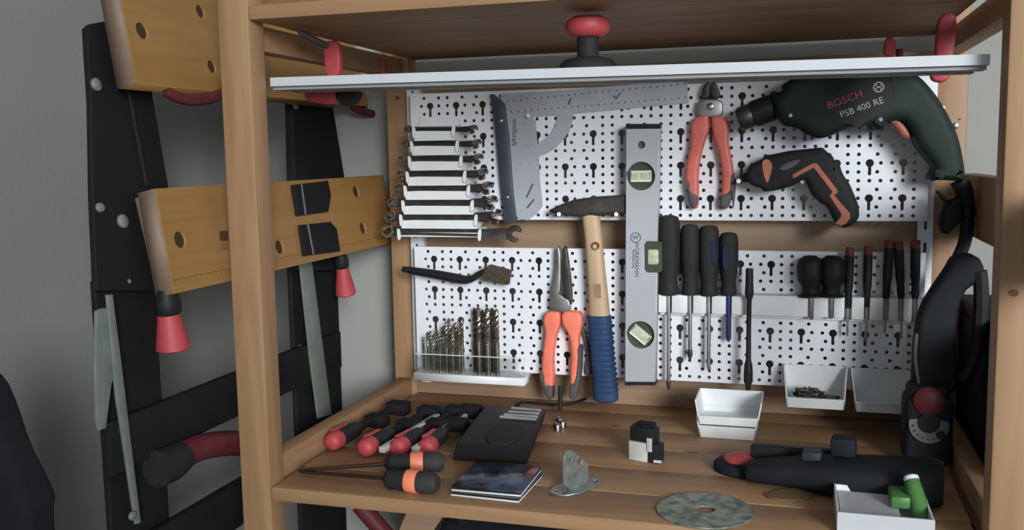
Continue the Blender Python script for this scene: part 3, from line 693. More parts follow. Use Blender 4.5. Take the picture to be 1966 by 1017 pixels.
prism('gear_housing', smooth_poly(Z1([(285, 170), (335, 160), (395, 175), (420, 300), (385, 340), (345, 340), (300, 285)], .04), 1), 0.012, 0.064, FP, BLACK, t, bevel=0.010, res=3)
A = FP.at(o1[0] + 300 / k1, o1[1] + 240 / k1, 0.038); B = FP.at(o1[0] + 105 / k1, o1[1] + 312 / k1, 0.038); d = (B - A).normalized(); L = (B - A).length
lathe('chuck', A, d, [(.0170, -.004), (.0185, L * .08), (.0190, L * .50), (.0182, L * .58)], BLACK, t, 20)
ck = lathe('chuck_jaws', A, d, [(.0160, L * .56), (.0160, L * .62), (.0172, L * .66), (.0170, L * .90), (.0140, L), (.006, L * 1.01)], DKSTEEL, t, 20)
prism('trigger', smooth_poly(Z1([(915, 318), (960, 305), (990, 318), (1025, 360), (1045, 400), (1030, 420), (985, 405), (960, 360)]), 1), 0.024, 0.056, FP, BROWNRED, t, bevel=0.005, res=2)
prism('nameplate', Z1([(590, 200), (700, 130), (900, 100), (925, 130), (925, 250), (760, 345), (640, 320)], .0705), 0.0695, 0.0706, FP, GREEND, t)
e1 = Z1([(600, 240), (765, 180)], .071); ud = V((e1[1][0] - e1[0][0], 0, e1[1][1] - e1[0][1])).normalized(); vd = V((-ud.z, 0, ud.x))
text('lettering', 'BOSCH', FP.at(o1[0] + 683 / k1, o1[1] + 203 / k1, .0707), ud, vd, 0.0145, PRINTR, t)
text('lettering', 'PSB 400 RE', FP.at(o1[0] + 775 / k1, o1[1] + 245 / k1, .0707), ud, vd, 0.0122, GREYL, t)
c = FP.px(o1[0] + 867 / k1, o1[1] + 133 / k1, .0707)
prism('emblem', circ(*c, .0070, 20), .0706, .0710, FP, GREYL, t, holes=[circ(*c, .0054, 16)])
prism('emblem_bar', rrect(c[0] - .0035, c[1] - .001, c[0] + .0035, c[1] + .001, .0005, 2), .0706, .0710, FP, GREYL, t)
prism('emblem_bar', rrect(c[0] - .0036, c[1] - .0036, c[0] - .0022, c[1] + .0036, .0005, 2), .0706, .0710, FP, GREYL, t)
prism('emblem_bar', rrect(c[0] + .0022, c[1] - .0036, c[0] + .0036, c[1] + .0036, .0005, 2), .0706, .0710, FP, GREYL, t)
for p in ((390, 288), (876, 310), (905, 68)): disc('screw', FP.at(o1[0] + p[0] / k1, o1[1] + p[1] / k1, .062), (0, -1, 0), .003, .009, CHROME, t, 8)
prism('side_knob', smooth_poly(Z1([(800, 340), (895, 330), (892, 372), (860, 365), (820, 375)]), 1), 0.03, 0.058, FP, BLACK, t, bevel=0.004)
prism('casing_seam', Z1([(935, 70), (945, 70), (965, 190), (955, 195)], .0705), 0.0685, 0.0706, FP, GREEND, t)
cord = [(1305, 640), (1330, 700), (1345, 760), (1350, 840), (1345, 920), (1325, 1000), (1290, 1080)]
tube('strain_relief', [FP.at(o1[0] + a / k1, o1[1] + b / k1, .04) for a, b in cord[:4]], [.0125, .0115, .0105, .0095], BLACK, t, 10, sub=1)
tube('cord', [FP.at(o1[0] + a / k1, o1[1] + b / k1, .04) for a, b in cord[3:]] + [FP.at(1836, 520, .045), FP.at(1820, 560, .055), FP.at(1800, 640, .06), FP.at(1795, 700, .07)], .0085, BLACK, t, 8, sub=2)
# plug and tied loop of the cord
t2 = thing('mains_plug', 'black mains plug on the tied cord below the drill handle', 'plug', FP.at(1830, 452, 0.03))
prism('plug_body', smooth_poly(FP.pts([(1805, 400), (1818, 385), (1840, 375), (1852, 392), (1850, 420), (1835, 436), (1820, 452), (1806, 446), (1802, 425)], .045), 1), 0.022, 0.052, FP, BLACK, t2, bevel=0.007, res=2)
tube('pin', [FP.at(1818, 390, .04), FP.at(1800, 366, .04)], .0028, BLACK, t2, 8)

for px_, py_, lb in ((1073, 411, 'white peg under the pointed tip of the hammer head'), (1183, 411, 'white peg under the hammer head beside the level'), (1014, 222, 'white peg in the inner corner of the set square')):
    q = tube('panel_peg', [FP.at(px_, py_, .0004), FP.at(px_, py_, .034 if px_ > 1050 else .010)], .0032, PLAST, None, 8); tag(q, lb, 'peg', 'white pegs')
# ================================================================== CORDLESS SCREWDRIVER
o4 = (1400, 260); k4 = 5.354; Z4 = lambda l, w_=0.036: FP.pts(l, w_, o4, k4)
t = thing('cordless_screwdriver', 'bent-handled black cordless screwdriver with orange trim', 'screwdriver', FP.at(1620, 435, 0.01))
body = [(168, 390), (215, 295), (330, 250), (372, 203), (470, 190), (600, 160), (700, 148), (870, 130), (960, 120), (1000, 165), (1060, 205), (1080, 258), (1140, 262), (1138, 325), (1180, 420), (1232, 485), (1290, 620), (1330, 720), (1337, 830), (1300, 890), (1230, 940), (1150, 945), (1085, 900), (1055, 830), (1000, 720), (930, 690), (850, 600), (800, 510), (770, 445), (700, 490), (590, 540), (430, 572), (350, 575), (335, 540), (250, 522), (185, 470)]
prism('casing', smooth_poly(Z4(body), 1), 0.008, 0.050, FP, BLACKS, t, bevel=0.010, res=4)
strip_ = [(650, 440), (655, 400), (860, 285), (905, 290), (1112, 560), (1112, 592), (1078, 612), (1242, 800), (1242, 850), (1200, 905), (1150, 930), (1090, 900), (1150, 838), (1150, 800), (1032, 622), (1062, 580), (868, 328), (690, 425)]
prism('orange_trim', Z4(strip_, .0507), 0.048, 0.0512, FP, ORANGE3, t)
prism('orange_collar', smooth_poly(Z4([(335, 262), (395, 235), (450, 300), (420, 420), (395, 495), (365, 440), (345, 350)], .0507), 1), 0.046, 0.0510, FP, mat('collar_orange', (0.50, 0.17, 0.08), 0.45), t)
prism('side_plate', smooth_poly(Z4([(500, 330), (640, 260), (740, 245), (700, 300), (560, 370)], .0507), 1), 0.049, 0.0509, FP, GREY, t)
prism('switch', smooth_poly(Z4([(800, 505), (850, 540), (920, 640), (880, 645), (840, 600)]), 1), 0.018, 0.042, FP, mat('blue_black_switch', (0.03, 0.045, 0.06), 0.5), t, bevel=0.003)
A = FP.at(o4[0] + 185 / k4, o4[1] + 430 / k4, .028); B = FP.at(o4[0] + 112 / k4, o4[1] + 447 / k4, .028); d = (B - A).normalized(); L = (B - A).length
lathe('bit_holder', A, d, [(.0085, -.006), (.0070, L * .3), (.0055, L * .6), (.0048, L)], BLACK, t, 12)
for p, nm in (((97, 468), 'left'), ((757, 470), 'right')):
    q = tube('panel_peg', [FP.at(o4[0] + p[0] / k4, o4[1] + p[1] / k4, .0), FP.at(o4[0] + p[0] / k4, o4[1] + p[1] / k4, .038)], .0034, PLAST, None, 8)
    tag(q, 'white peg under the %s of the cordless screwdriver' % ('bit tip' if nm == 'left' else 'inner bend'), 'peg', 'white pegs')

# ================================================================== WHITE BINS
def bin_box(name, label, cat, x0, x1, yf, yb, z0, hfront, hback, grp, inset=0.006, m=None, slope_at=0.55):
    """open storage bin: sides tapering downwards, low front lip, sides stepping up to the back"""
    m = m or PLAST
    t = thing(name, label, cat, ((x0 + x1) / 2, (yf + yb) / 2, z0), grp)
    th = 0.0018; H = hback
    def px_(z, s): return (x0 + inset * (1 - z / H)) if s < 0 else (x1 - inset * (1 - z / H))
    fi = 0.006
    def yfz(z): return yf + fi * (1 - z / H)
    def quad(nm, pts, off):
        bm = bmesh.new(); A = [bm.verts.new(p) for p in pts]; B = [bm.verts.new(V(p) + V(off)) for p in pts]; n = len(pts)
        bm.faces.new(A); bm.faces.new(B)
        for i in range(n): bm.faces.new((A[i], A[(i + 1) % n], B[(i + 1) % n], B[i]))
        return finish(nm, bm, m, t)
    quad('floor_plate', [(px_(0, -1), yfz(0), z0), (px_(0, 1), yfz(0), z0), (px_(0, 1), yb, z0), (px_(0, -1), yb, z0)], (0, 0, th))
    quad('front_lip', [(px_(0, -1), yfz(0), z0), (px_(0, 1), yfz(0), z0), (px_(hfront, 1), yfz(hfront), z0 + hfront), (px_(hfront, -1), yfz(hfront), z0 + hfront)], (0, th, 0))
    quad('back_wall', [(px_(0, -1), yb, z0), (px_(0, 1), yb, z0), (px_(H, 1), yb, z0 + H), (px_(H, -1), yb, z0 + H)], (0, -th, 0))
    ys_ = yf + (yb - yf) * slope_at
    for s in (-1, 1):
        quad('side_wall', [(px_(0, s), yfz(0), z0), (px_(hfront, s), yfz(hfront), z0 + hfront), (px_(H, s), ys_, z0 + H), (px_(H, s), yb, z0 + H), (px_(0, s), yb, z0)], (-s * th, 0, 0))
    quad('rim', [(px_(hfront, -1), yfz(hfront) - .0015, z0 + hfront), (px_(hfront, 1), yfz(hfront) - .0015, z0 + hfront), (px_(hfront, 1), yfz(hfront) + .003, z0 + hfront), (px_(hfront, -1), yfz(hfront) + .003, z0 + hfront)], (0, 0, 0.0016))
    return t
FB1 = Frame((0, 0.375, 0), (1, 0, 0), (0, 0, 1))
zb = FB1.px(1512, 783)[1]
xa, xb = FB1.px(1508, 778)[0], FB1.px(1628, 778)[0]; xc, xd = FB1.px(1637, 785)[0], FB1.px(1742, 785)[0]
bin_box('storage_bin', 'white wall bin with dark screws hooked under the panel', 'storage bin', xa - 0.004, xb + 0.001, 0.375, YP - 0.0015, zb, 0.013, 0.050, 'white bins on the panel', slope_at=0.75)
bin_box('storage_bin', 'empty white wall bin hooked beside the speed dial tool', 'storage bin', xc - 0.001, xd + 0.008, 0.375, YP - 0.0015, zb - 0.001, 0.013, 0.050, 'white bins on the panel', slope_at=0.75)
random.seed(11)
for i in range(70):
    f = random.random(); x = xa + 0.010 + 0.052 * f; y = random.uniform(0.388, 0.418); z = zb + 0.0045 + (0.0165 if f < 0.55 else 0.0165 * (1.35 - f)) * (i % 7) / 6
    a = random.uniform(-0.6, 0.6); d = V((math.cos(a), math.sin(a) * .6, random.uniform(-.05, .1))).normalized()
    o = lathe('screw', V((x, y, z)), d, [(.0030, -.0008), (.0028, .0004), (.0013, .002), (.0013, .010), (.0003, .014)], SCREWM, None, 6)
    tag(o, 'small dark screw lying in the left wall bin', 'screw', 'screws in the wall bin')
p0 = FS.px(1342, 838); p1 = FS.px(1450, 850)
bin_box('storage_bin', 'lower white bin of the stack of two on the board', 'storage bin', p0[0] - .004, p1[0] + .004, 0.322, 0.392, 0.0005, 0.0165, 0.030, 'stacked white bins', slope_at=.12)
bin_box('storage_bin', 'upper empty white bin of the stack of two on the board', 'storage bin', p0[0] - .0055, p1[0] + .0085, 0.319, 0.394, 0.0205, 0.011, 0.0345, 'stacked white bins', slope_at=0.05)

# ================================================================== THINGS ON THE LOWER BOARD
# flat disc cases
def jewel(z, rot, label, top):
    t = thing('disc_case', label, 'disc case', (0.2715, 0.068, z), 'stacked disc cases')
    ca, sa = math.cos(rot), math.sin(rot)
    f = Frame((0.2715, 0.068, z), (ca, sa, 0), (-sa, ca, 0))
    hx, hy = 0.0425, 0.046
    fbox('case', f, -hx, hx, -hy, hy, 0.0003, 0.0022, PLAST, t, 0.0004)
    fbox('tray', f, -hx + .0006, hx - .0006, -hy + .0006, hy - .0006, 0.0023, 0.0046, BLACK, t)
    fbox('lid', f, -hx, hx, -hy, hy, 0.0047, 0.0064, COVER if top else GREYGRIP, t, 0.0004)
jewel(0.0002, -0.04, 'lower flat case under the dark blue printed disc case', False)
jewel(0.0070, 0.00, 'upper flat disc case with a dark blue starry cover', True)

# steel angle bracket
t = thing('angle_bracket', 'galvanised steel angle bracket standing on the front of the board', 'bracket', (0.365, 0.085, 0.0))
p = [FS.px(*q) for q in ((1040, 946), (1096, 957), (1162, 927), (1128, 912))]
prism('foot_plate', smooth_poly(p, 1), 0.0003, 0.0025, FS, GALV, t, holes=[circ(*FS.px(1068, 945), .0035, 10), circ(*FS.px(1143, 926), .0035, 10)])
b0 = FS.at(1082, 946, .001); b1 = FS.at(1128, 930, .001)
ub = (b1 - b0); Lb = ub.length; f = Frame(b0, ub, (0, 0, 1))
top = f.px(1082, 868)[1]; topr = f.px(1128, 880)[1]
prism('upright', smooth_poly([(0, 0), (Lb, 0), (Lb, topr * .85), (Lb * .8, topr * 1.0), (Lb * .25, top * 1.05), (0, top * .98)], 1), -0.0012, 0.0012, f, GALV, t, holes=[circ(Lb * .25, top * .78, .0025, 10), circ(Lb * .62, top * .66, .0045, 12)])
b2 = V((b0.x + .002, b0.y + .028, b0.z))
f2 = Frame(b0 + V((0, 0, 0)), (b2 - b0), (0, 0, 1)); L2 = (b2 - b0).length
prism('gusset', [(0, 0.0003), (L2, 0.0003), (L2 * .8, top * .6), (0, top * .95)], -0.001, 0.001, f2, GALV, t)

# black and chrome clip
t = thing('cable_clip', 'small chrome and black metal clip standing in front of the white bins', 'clip', (0.425, 0.212, 0.0))
f = Frame((0.408, 0.206, 0.0), (0.93, -0.30, 0), (0, 0, 1))
fbox('chrome_foot', f, 0, .026, .0003, .026, -.022, 0, BRIGHT, t, .0015)
fbox('black_block', f, .001, .036, .0262, .046, -.020, -.001, BLACK, t, .002)
fbox('black_side', f, .0265, .042, .0003, .026, -.021, -.002, BLACK, t, .002)
fbox('chrome_tab', f, .0265, .034, .016, .034, -.0008, 0.0012, BRIGHT, t, .0006)
tube('pin', [f.pt(.004, .044, -.01), f.pt(.014, .050, -.01), f.pt(.034, .050, -.01)], .0035, BLACK, t, 8)
tube('pin', [f.pt(.036, .004, -.001), f.pt(.046, .0042, -.003)], .002, BRIGHT, t, 8)

# grinding disc
c0 = FS.px(1352, 982); 
t = prism('grinding_disc', circ(0.521, 0.047, 0.0535, 48), 0.0004, 0.0024, FS, DISC, None, holes=[circ(0.521, 0.047, 0.0111, 24)], loc=(0.521, 0.047, 0))
tag(t, 'round worn grey green cutting disc lying at the front edge', 'cutting disc')

# white tray with green marker
wa = FS.px(1606, 1017); wb = FS.px(1786, 1010)
t = thing('white_box', 'low open white box at the front right corner of the board', 'box', ((wa[0] + wb[0]) / 2, 0.07, 0.0))
X0b, X1b, Y0b, Y1b, Hb = wa[0], 0.754, 0.016, 0.112, 0.024
fbox('bottom', FS, X0b, X1b, Y0b, Y1b, .0003, .002, PLAST, t)
fbox('front_wall', FS, X0b, X1b, Y0b, Y0b + .002, .002, Hb, RAILW, t)
fbox('back_wall', FS, X0b, X1b, Y1b - .002, Y1b, .002, Hb * .9, PLAST, t)
fbox('side_wall', FS, X0b, X0b + .002, Y0b + .002, Y1b - .002, .002, Hb * .95, PLAST, t)
fbox('side_wall', FS, X1b - .002, X1b, Y0b + .002, Y1b - .002, .002, Hb * .95, PLAST, t)
fbox('insert', FS, X0b + .004, X1b - .03, Y0b + .006, Y1b - .006, .002, .016, mat('grey_foam', (0.50, 0.50, 0.52), 0.8), t)
fm = Frame((0, .06, 0), (1, 0, 0), (0, 0, 1))
A = fm.at(1768, 985); B = V((A.x - .008, A.y + .022, A.z + .030))
t = thing('marker_pen', 'stubby green marker leaning in the white box', 'marker', A)
d = (B - A).normalized(); L = (B - A).length
lathe('barrel', A, d, [(.0085, -.012), (.0092, 0), (.0090, L * .6), (.0082, L * .9), (.0060, L)], GREENM, t, 14)
lathe('cap', B, d, [(.0080, -.002), (.0080, .002), (.005, .004)], PLAST, t, 14)
q = fbox('green_wedge', FS, A.x - .030, A.x - .010, .06, .10, .0165, .030, GREENM, None, .003); tag(q, 'flat green plastic wedge beside the green marker', 'wedge')

# thin flat brown piece
p = FS.pts([(1462, 955), (1490, 943), (1530, 938), (1570, 943), (1556, 961), (1510, 963)])
q = prism('brown_piece', smooth_poly(p, 1), .0003, .0022, FS, FLATBR, None); tag(q, 'thin brown flat piece lying in front of the dark power tool', 'wood chip')
# steel rod at the right
q = tube('steel_rod', [FS.at(1834, 893, .004), FS.at(1884, 1000, .004)], .0018, STEEL, None, 8); tag(q, 'thin steel rod lying by the right post', 'rod')

# lying dark power tool
def lz(px, py, hy, hz, zc): 
    c = FS.at(px, py, zc); return c
t = thing('rotary_tool', 'long dark corded power tool lying on its side with a red nose', 'power tool', (0.66, 0.18, 0.0))
ax0 = FS.at(1425, 897, .015); ax1 = FS.at(1812, 928, .024)
d = (ax1 - ax0).normalized(); side = V((-d.y, d.x, 0)).normalized(); up = V((0, 0, 1)); L = (ax1 - ax0).length
def sec(f, ry, rz, dz=0): return (ax0 + d * (L * f) + up * dz, side * ry, up * rz)
loft('casing', [sec(.03, .016, .010, -.003), sec(.06, .020, .012, -.002), sec(.2, .024, .0145, 0), sec(.32, .027, .0165, .001), sec(.40, .034, .018, .001), sec(.55, .038, .020, .001), sec(.8, .039, .022, .001), sec(.95, .037, .024, .001), sec(1.0, .030, .020, .001)], TOOLG, t, 24, 3.2)
nb = FS.at(1422, 902, .0003)
lathe('nose_plate', nb, (0, 0, 1), [(.031, 0), (.034, .003), (.034, .008), (.030, .012), (.022, .0135)], TOOLG, t, 28)
lathe('red_cap', nb + V((0, 0, .0132)), (0, 0, 1), [(.0215, 0), (.0215, .003), (.018, .0055), (.009, .0075), (0, .008)], RED, t, 24)
fbox('dust_port', Frame(ax0 + d * (L * .50) + up * .021 + side * .014, d, side), -.010, .018, -.012, .012, 0, .022, TOOLG, t, .003)
fbox('switch', Frame(ax0 + d * (L * .36) + up * .016, d, side), -.010, .012, -.010, .010, 0, .012, mat('blue_grey_switch', (0.03, 0.04, 0.055), 0.5), t, .003)
fbox('guard', Frame(ax0 + d * (L * .02) + up * .004 + side * .032, d, side), .0, .095, -.004, .012, 0, .016, BLACK, t, .003)
fbox('foot', FS, 0.700, 0.775, 0.118, 0.150, .0003, .020, TOOLG, t, .004)

# upright multitool with dial
FM = Frame((0, 0.265, 0), (1, 0, 0), (0, 0, 1))
t = thing('multi_tool', 'upright black power tool with red button and grey speed dial', 'power tool', (FM.px(1785, 890)[0], 0.295, 0.0))
cx_ = FM.px(1785, 830)[0]; xl_ = FM.px(1737, 830)[0]; xr_ = min(FM.px(1842, 830)[0], 0.8065); zt = FM.px(1785, 745)[1]
hw = (xr_ - xl_) / 2; cm = (xr_ + xl_) / 2
prism('casing', rrect(xl_, .0004, xr_, zt - .012, .010, 4), -.055, 0, FM, TOOLG, t, bevel=.008, res=3)
prism('shoulder', rrect(xl_ + .004, zt - .030, xr_ - .006, zt, .008, 4), -.050, -.003, FM, TOOLG, t, bevel=.006, res=3)
rb = FM.px(1783, 770); lathe('red_button', FM.pt(*rb, -.004), (0, -1, 0), [(.0185, 0), (.0185, .006), (.014, .010), (.006, .0115), (0, .012)], REDD, t, 20)
dc = FM.px(1783, 815)
ro, ri = FM.px(1822, 815)[0] - dc[0], 0.0135
cres = [(dc[0] + ro * math.cos(math.radians(q)), dc[1] + ro * math.sin(math.radians(q))) for q in range(165, 381, 9)] + [(dc[0] + ri * math.cos(math.radians(q)), dc[1] + .004 + ri * math.sin(math.radians(q)) * .9) for q in range(375, 164, -15)]
dl = prism('speed_dial', cres, .0002, .0025, FM, GREYM if False else mat('dial_grey', (0.16, 0.16, 0.155), 0.5), t)
for i in range(6):
    q = math.radians(188 + i * 20); rr_ = (ro + ri) / 2 * 1.03
    prism('dial_mark', circ(dc[0] + rr_ * math.cos(q), dc[1] + rr_ * math.sin(q) + .001, .0016 - .00015 * i, 8), .0025, .0029, FM, BLACK, dl)
prism('dial_stop', circ(dc[0] + ro * .62, dc[1] - ro * .50, .0058, 14), .0025, .0036, FM, BLACK, dl)
prism('hub', circ(dc[0], dc[1] + .003, .013, 16), .0002, .004, FM, TOOLG, t)
FN = Frame((0, 0.30, 0), (1, 0, 0), (0, 0, 1))
prism('motor_neck', smooth_poly(FN.pts([(1753, 760), (1752, 700), (1757, 640), (1768, 590), (1795, 548), (1818, 515), (1830, 492), (1862, 486), (1888, 500), (1892, 545), (1862, 548), (1842, 580), (1835, 640), (1838, 700), (1842, 760)], .0), 1), -.03, .006, FN, TOOLG, t, bevel=.009, res=3)
tube('cord', [FN.at(1880, 520, .0), FN.at(1884, 560, .0), FN.at(1880, 640, .0), FN.at(1866, 700, .0), FN.at(1850, 730, .0)], .009, BLACK, t, 8, sub=2)
tube('cord', [FN.at(1760, 640, .009), FN.at(1757, 690, .010), FN.at(1765, 740, .010)], .0022, GREY, t, 8, sub=2)

hb = thing('black_case', 'tall black case standing in the dark right rear corner', 'case', (0.87, 0.30, -0.01))
FC = Frame((0.845, 0, 0), (0, 1, 0), (0, 0, 1))
box('case_body', 0.8435, 0.92, 0.12, 0.53, -0.3, 0.165, BLKPAINT, hb, .008)
box('case_lid', 0.845, 0.92, 0.125, 0.525, 0.1655, 0.185, BLKPAINT, hb, .004)
FY = Frame((0.8665, 0, 0), (0, 1, 0), (0, 0, 1))
pz0, pz1 = FY.px(1900, 455)[1], FY.px(1900, 335)[1]; py1 = FY.px(1876, 400)[0]
yb = prism('yellow_board', [(-0.12, pz0), (py1 - .03, pz0), (py1, pz0 + .04), (py1, pz1), (-0.12, pz1)], -.022, 0, FY, YELLOW, None, bevel=.002, res=1, smooth=False)  # unseen front length added to block light from the right
tag(yb, 'yellow brown board end showing behind the right front post', 'board')
# wire under the rack
q = tube('thin_cable', [FS.at(990, 790, .003), FS.at(1000, 772, .003), FS.at(1040, 775, .003), FS.at(1090, 776, .003), FS.at(1125, 765, .006)], .0022, BLACK, None, 6, sub=2); tag(q, 'thin black cable on the board under the long nose pliers', 'cable')
f = Frame((0, .40, 0), (1, 0, 0), (0, 0, 1))
q = tube('black_peg', [f.at(1076, 740), f.at(1075, 788)], .0035, BLACK, None, 8); tag(q, 'short black stick standing below the long nose pliers', 'stick')

# black ratchet holder tray with silver rods
t = thing('socket_case', 'open black plastic case with a row of silver rods', 'case', (0.205, 0.26, 0.0))
q4 = [FS.px(868, 884), FS.px(1012, 892), FS.px(1046, 800), FS.px(920, 790)]
hgt = 0.030
c4 = [FS.px(876, 850, hgt), FS.px(1018, 856, hgt), FS.px(1048, 788, hgt), FS.px(935, 776, hgt)]
bm = bmesh.new(); A = [bm.verts.new((x, y, .0004)) for x, y in q4]; B = [bm.verts.new((x, y, hgt)) for x, y in c4]
bm.faces.new(A); bm.faces.new(B)
for i in range(4): bm.faces.new((A[i], A[(i + 1) % 4], B[(i + 1) % 4], B[i]))
bmesh.ops.bevel(bm, geom=bm.edges[:], offset=.003, segments=2, affect='EDGES', profile=.5)
finish('case_body', bm, BLACK, t, smooth=True)
fT = Frame((0, 0, hgt), (1, 0, 0), (0, 1, 0))
prism('raised_panel', smooth_poly(FS.pts([(925, 850), (990, 853), (1015, 815), (950, 810)], hgt + .002), 1), hgt + .0001, hgt + .002, FS, BLACKS, t, bevel=.0006)
for (x0, y0), (x1, y1) in (((982, 783), (1039, 788)), ((976, 790), (1036, 794)), ((968, 796), (1033, 800)), ((960, 800), (1030, 805))):
    q = tube('silver_rod', [FS.at(x0, y0, hgt + .0028), FS.at(x1, y1, hgt + .0028)], .0023, mat('bright_rod', (0.75, 0.75, 0.75), 0.25, 0.8), t, 8)
for x, y, od in ((918, 787, 'leftmost'), (930, 796, 'second'), (942, 792, 'third'), (966, 779, 'rightmost'), (1075, 800, 'rearmost'), (1080, 806, 'middle'), (1070, 812, 'frontmost')):
    c = FS.at(x, y, .012 if x > 1000 else .018)
    q = lathe('steel_fitting', V((c.x, c.y, .0004)), (0, 0, 1), [(.0058, 0), (.0058, .008), (.0045, .011), (.002, .0125)], CHROME, None, 10)
    tag(q, od + ' small shiny steel socket ' + ('right of the black case' if x > 1000 else 'from the left behind the black case'), 'socket', 'small steel sockets')

# four screw clamps with red and black handles
def fclamp(hx, hy, ang, label, bar=True, zc=.0135):
    """bar clamp lying flat: wooden style handle, threaded spindle, bar and black jaw"""
    e = FS.at(hx, hy, zc); d = V((math.cos(ang), math.sin(ang), 0.02)).normalized(); s = V((-d.y, d.x, 0)).normalized()
    t = thing('screw_clamp', label, 'clamp', V((e.x, e.y, 0)), 'screw clamps on the board')
    lathe('handle_end', e, d, [(.004, -.002), (.0095, .0), (.0125, .004), (.0132, .012), (.0125, .020)], RED, t, 18)
    lathe('handle', e, d, [(.0120, .0201), (.0118, .050), (.0105, .066), (.0075, .074)], BLACK, t, 18)
    up_ = V((0, 0, 1))
    tube('handle_stripe', [e + d * .018 + up_ * .0085 + s * .006, e + d * .052 + up_ * .0080 + s * .006], [.0060, .0045], RED, t, 8)
    lathe('spindle', e + d * .0735, d, [(.0060, 0), (.0060, .085)], BLKPAINT, t, 10)
    fj = Frame(e + d * .115, d, s)
    fbox('sliding_jaw', fj, -.010, .014, -.021, .011, -.010, .007, BLKPAINT, t, .002)
    fbox('fixed_jaw', fj, .055, .078, -.021, .012, -.010, .009, BLKPAINT, t, .002)
    if bar: fbox('steel_bar', fj, -.112, .0495, -.031, -.0215, -.0035, .0045, BRIGHT, t, .0006)
fclamp(634, 850, math.radians(84), 'leftmost screw clamp by the side rung, red ball-ended handle', False)
fclamp(698, 862, math.radians(84), 'screw clamp second from the left with a bright steel bar', zc=.0134)
fclamp(760, 862, math.radians(85), 'screw clamp third from the left, just behind the orange-banded screwdrivers')
fclamp(816, 862, math.radians(91), 'rightmost screw clamp touching the black case', False, .014)

# two long screwdrivers with orange bands
def longdriver(tip, h0, h1, zc, label):
    T = FS.at(*tip, .006); A = FS.at(*h0, zc); B = FS.at(*h1, zc); d = (B - A).normalized(); L = (B - A).length
    t = thing('long_screwdriver', label, 'screwdriver', V((A.x, A.y, 0)), 'orange-banded screwdrivers')
    lathe('shaft', T, (A - T), [(.0012, 0), (.0022, .006), (.0026, (A - T).length)], mat('blued_shaft', (0.05, 0.032, 0.018), 0.45, 0.5), t, 8)
    lathe('handle_front', A, d, [(.004, -.002), (.0105, .003), (.0125, L * .10), (.0118, L * .26), (.0130, L * .42)], BLACKS, t, 18)
    lathe('orange_band', A, d, [(.0134, L * .42), (.0142, L * .48), (.0142, L * .60), (.0136, L * .64)], ORANGE2, t, 20)
    lathe('handle_end', A, d, [(.0128, L * .64), (.0134, L * .75), (.0124, L * .92), (.0090, L), (.0, L * 1.01)], BLACKG, t, 18)
longdriver((572, 903), (742, 890), (852, 886), .014, 'rear long black screwdriver with an orange band')
longdriver((575, 905), (740, 918), (840, 928), .0135, 'front long black screwdriver with an orange band')

# ================================================================== FOLDED WORKBENCH ON THE LEFT
FL = Frame((-0.055, 0, 0.256), (0, 1, 0), (-0.20, 0, 0.98))       # leaning plane of the jaw faces
wbn = thing('folding_workbench', 'folded black workbench with yellow jaws leaning beside the shelf', 'workbench', (-0.12, 0.15, -1.0))
def jawpoly(tl, bl, far): 
    a = FL.px(*tl); b = FL.px(*bl)
    return [(b[0], b[1]), (far, b[1] - .0), (far, a[1]), (a[0], a[1])]
def dog(px, py, r=.0095): return circ(*FL.px(px, py), r, 16)
j2 = jawpoly((298, 362), (334, 564), 0.54)
h2 = [dog(346, 460), dog(537, 474), dog(684, 368), dog(697, 438)]
j2p = prism('jaw', j2, -.024, 0, FL, YELLOW, wbn, holes=h2, bevel=.0012, res=1, smooth=False)
j1 = [FL.px(262, 160), (0.54, FL.px(262, 160)[1]), (0.54, 0.42), (FL.px(262, 160)[0] + .012, 0.42)]
h1 = [dog(273, 59), dog(385, 22, .008), dog(407, 128, .008)]
j1p = prism('jaw', j1, -.026, 0, FL, YELLOW, wbn, holes=h1, bevel=.0012, res=1, smooth=False)
for jp, jj, ww in ((j2p, j2, -.024), (j1p, j1, -.026)):
    u0 = jj[0][0]; v0, v1 = jj[0][1], jj[-1][1]; u1 = jj[-1][0]
    prism('end_grain', [(u0 - .001, v0), (u0 - .0002, v0), (u1 - .0002, v1), (u1 - .001, v1)], ww, -.0005, FL, YEND, jp)
prism('dark_core', [(j2[0][0] + .01, j2[0][1] + .005), (0.53, j2[0][1] + .005), (0.53, j2[-1][1] - .005), (j2[0][0] + .01, j2[-1][1] - .005)], -.030, -.0242, FL, YEND, wbn)
prism('dark_core', [(j1[0][0] + .01, j1[0][1] + .005), (0.53, j1[0][1] + .005), (0.53, .41), (j1[0][0] + .02, .41)], -.032, -.0262, FL, YEND, wbn)
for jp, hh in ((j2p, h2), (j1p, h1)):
    for q in hh: prism('hole_shade_plug', q, -.006, -.0022, FL, HOLE_SHADE, jp)  # dark plugs stand in for the shade inside the holes
# printed ruler along the lower jaw
v_ = j2[0][1]
bm = bmesh.new()
def fl_quad(u0, u1, v0, v1, w_=.0004):
    bm.faces.new([bm.verts.new(FL.pt(a, b, w_)) for a, b in ((u0, v0), (u1, v0), (u1, v1), (u0, v1))])
fl_quad(j2[0][0] + .003, .53, v_ + .0148, v_ + .0156)
for i in range(64): fl_quad(j2[0][0] + .006 + i * .01, j2[0][0] + .0066 + i * .01, v_ + .0148 - (.008 if i % 5 == 0 else .005), v_ + .0148)
o = finish('ruler_marks', bm, mat('ruler_print', (0.22, 0.12, 0.04), 0.6), j2p); o['kind'] = 'stuff'
lb = FL.pts([(421, 443), (437, 443), (438, 462), (422, 462)])
prism('printed_label', lb, .0001, .0004, FL, mat('label_print', (0.10, 0.045, 0.015), 0.6), j2p)
prism('printed_label', FL.pts([(423, 466), (438, 465), (438, 478), (424, 480)]), .0001, .0004, FL, mat('label_print_faint', (0.26, 0.14, 0.05), 0.6), j2p)
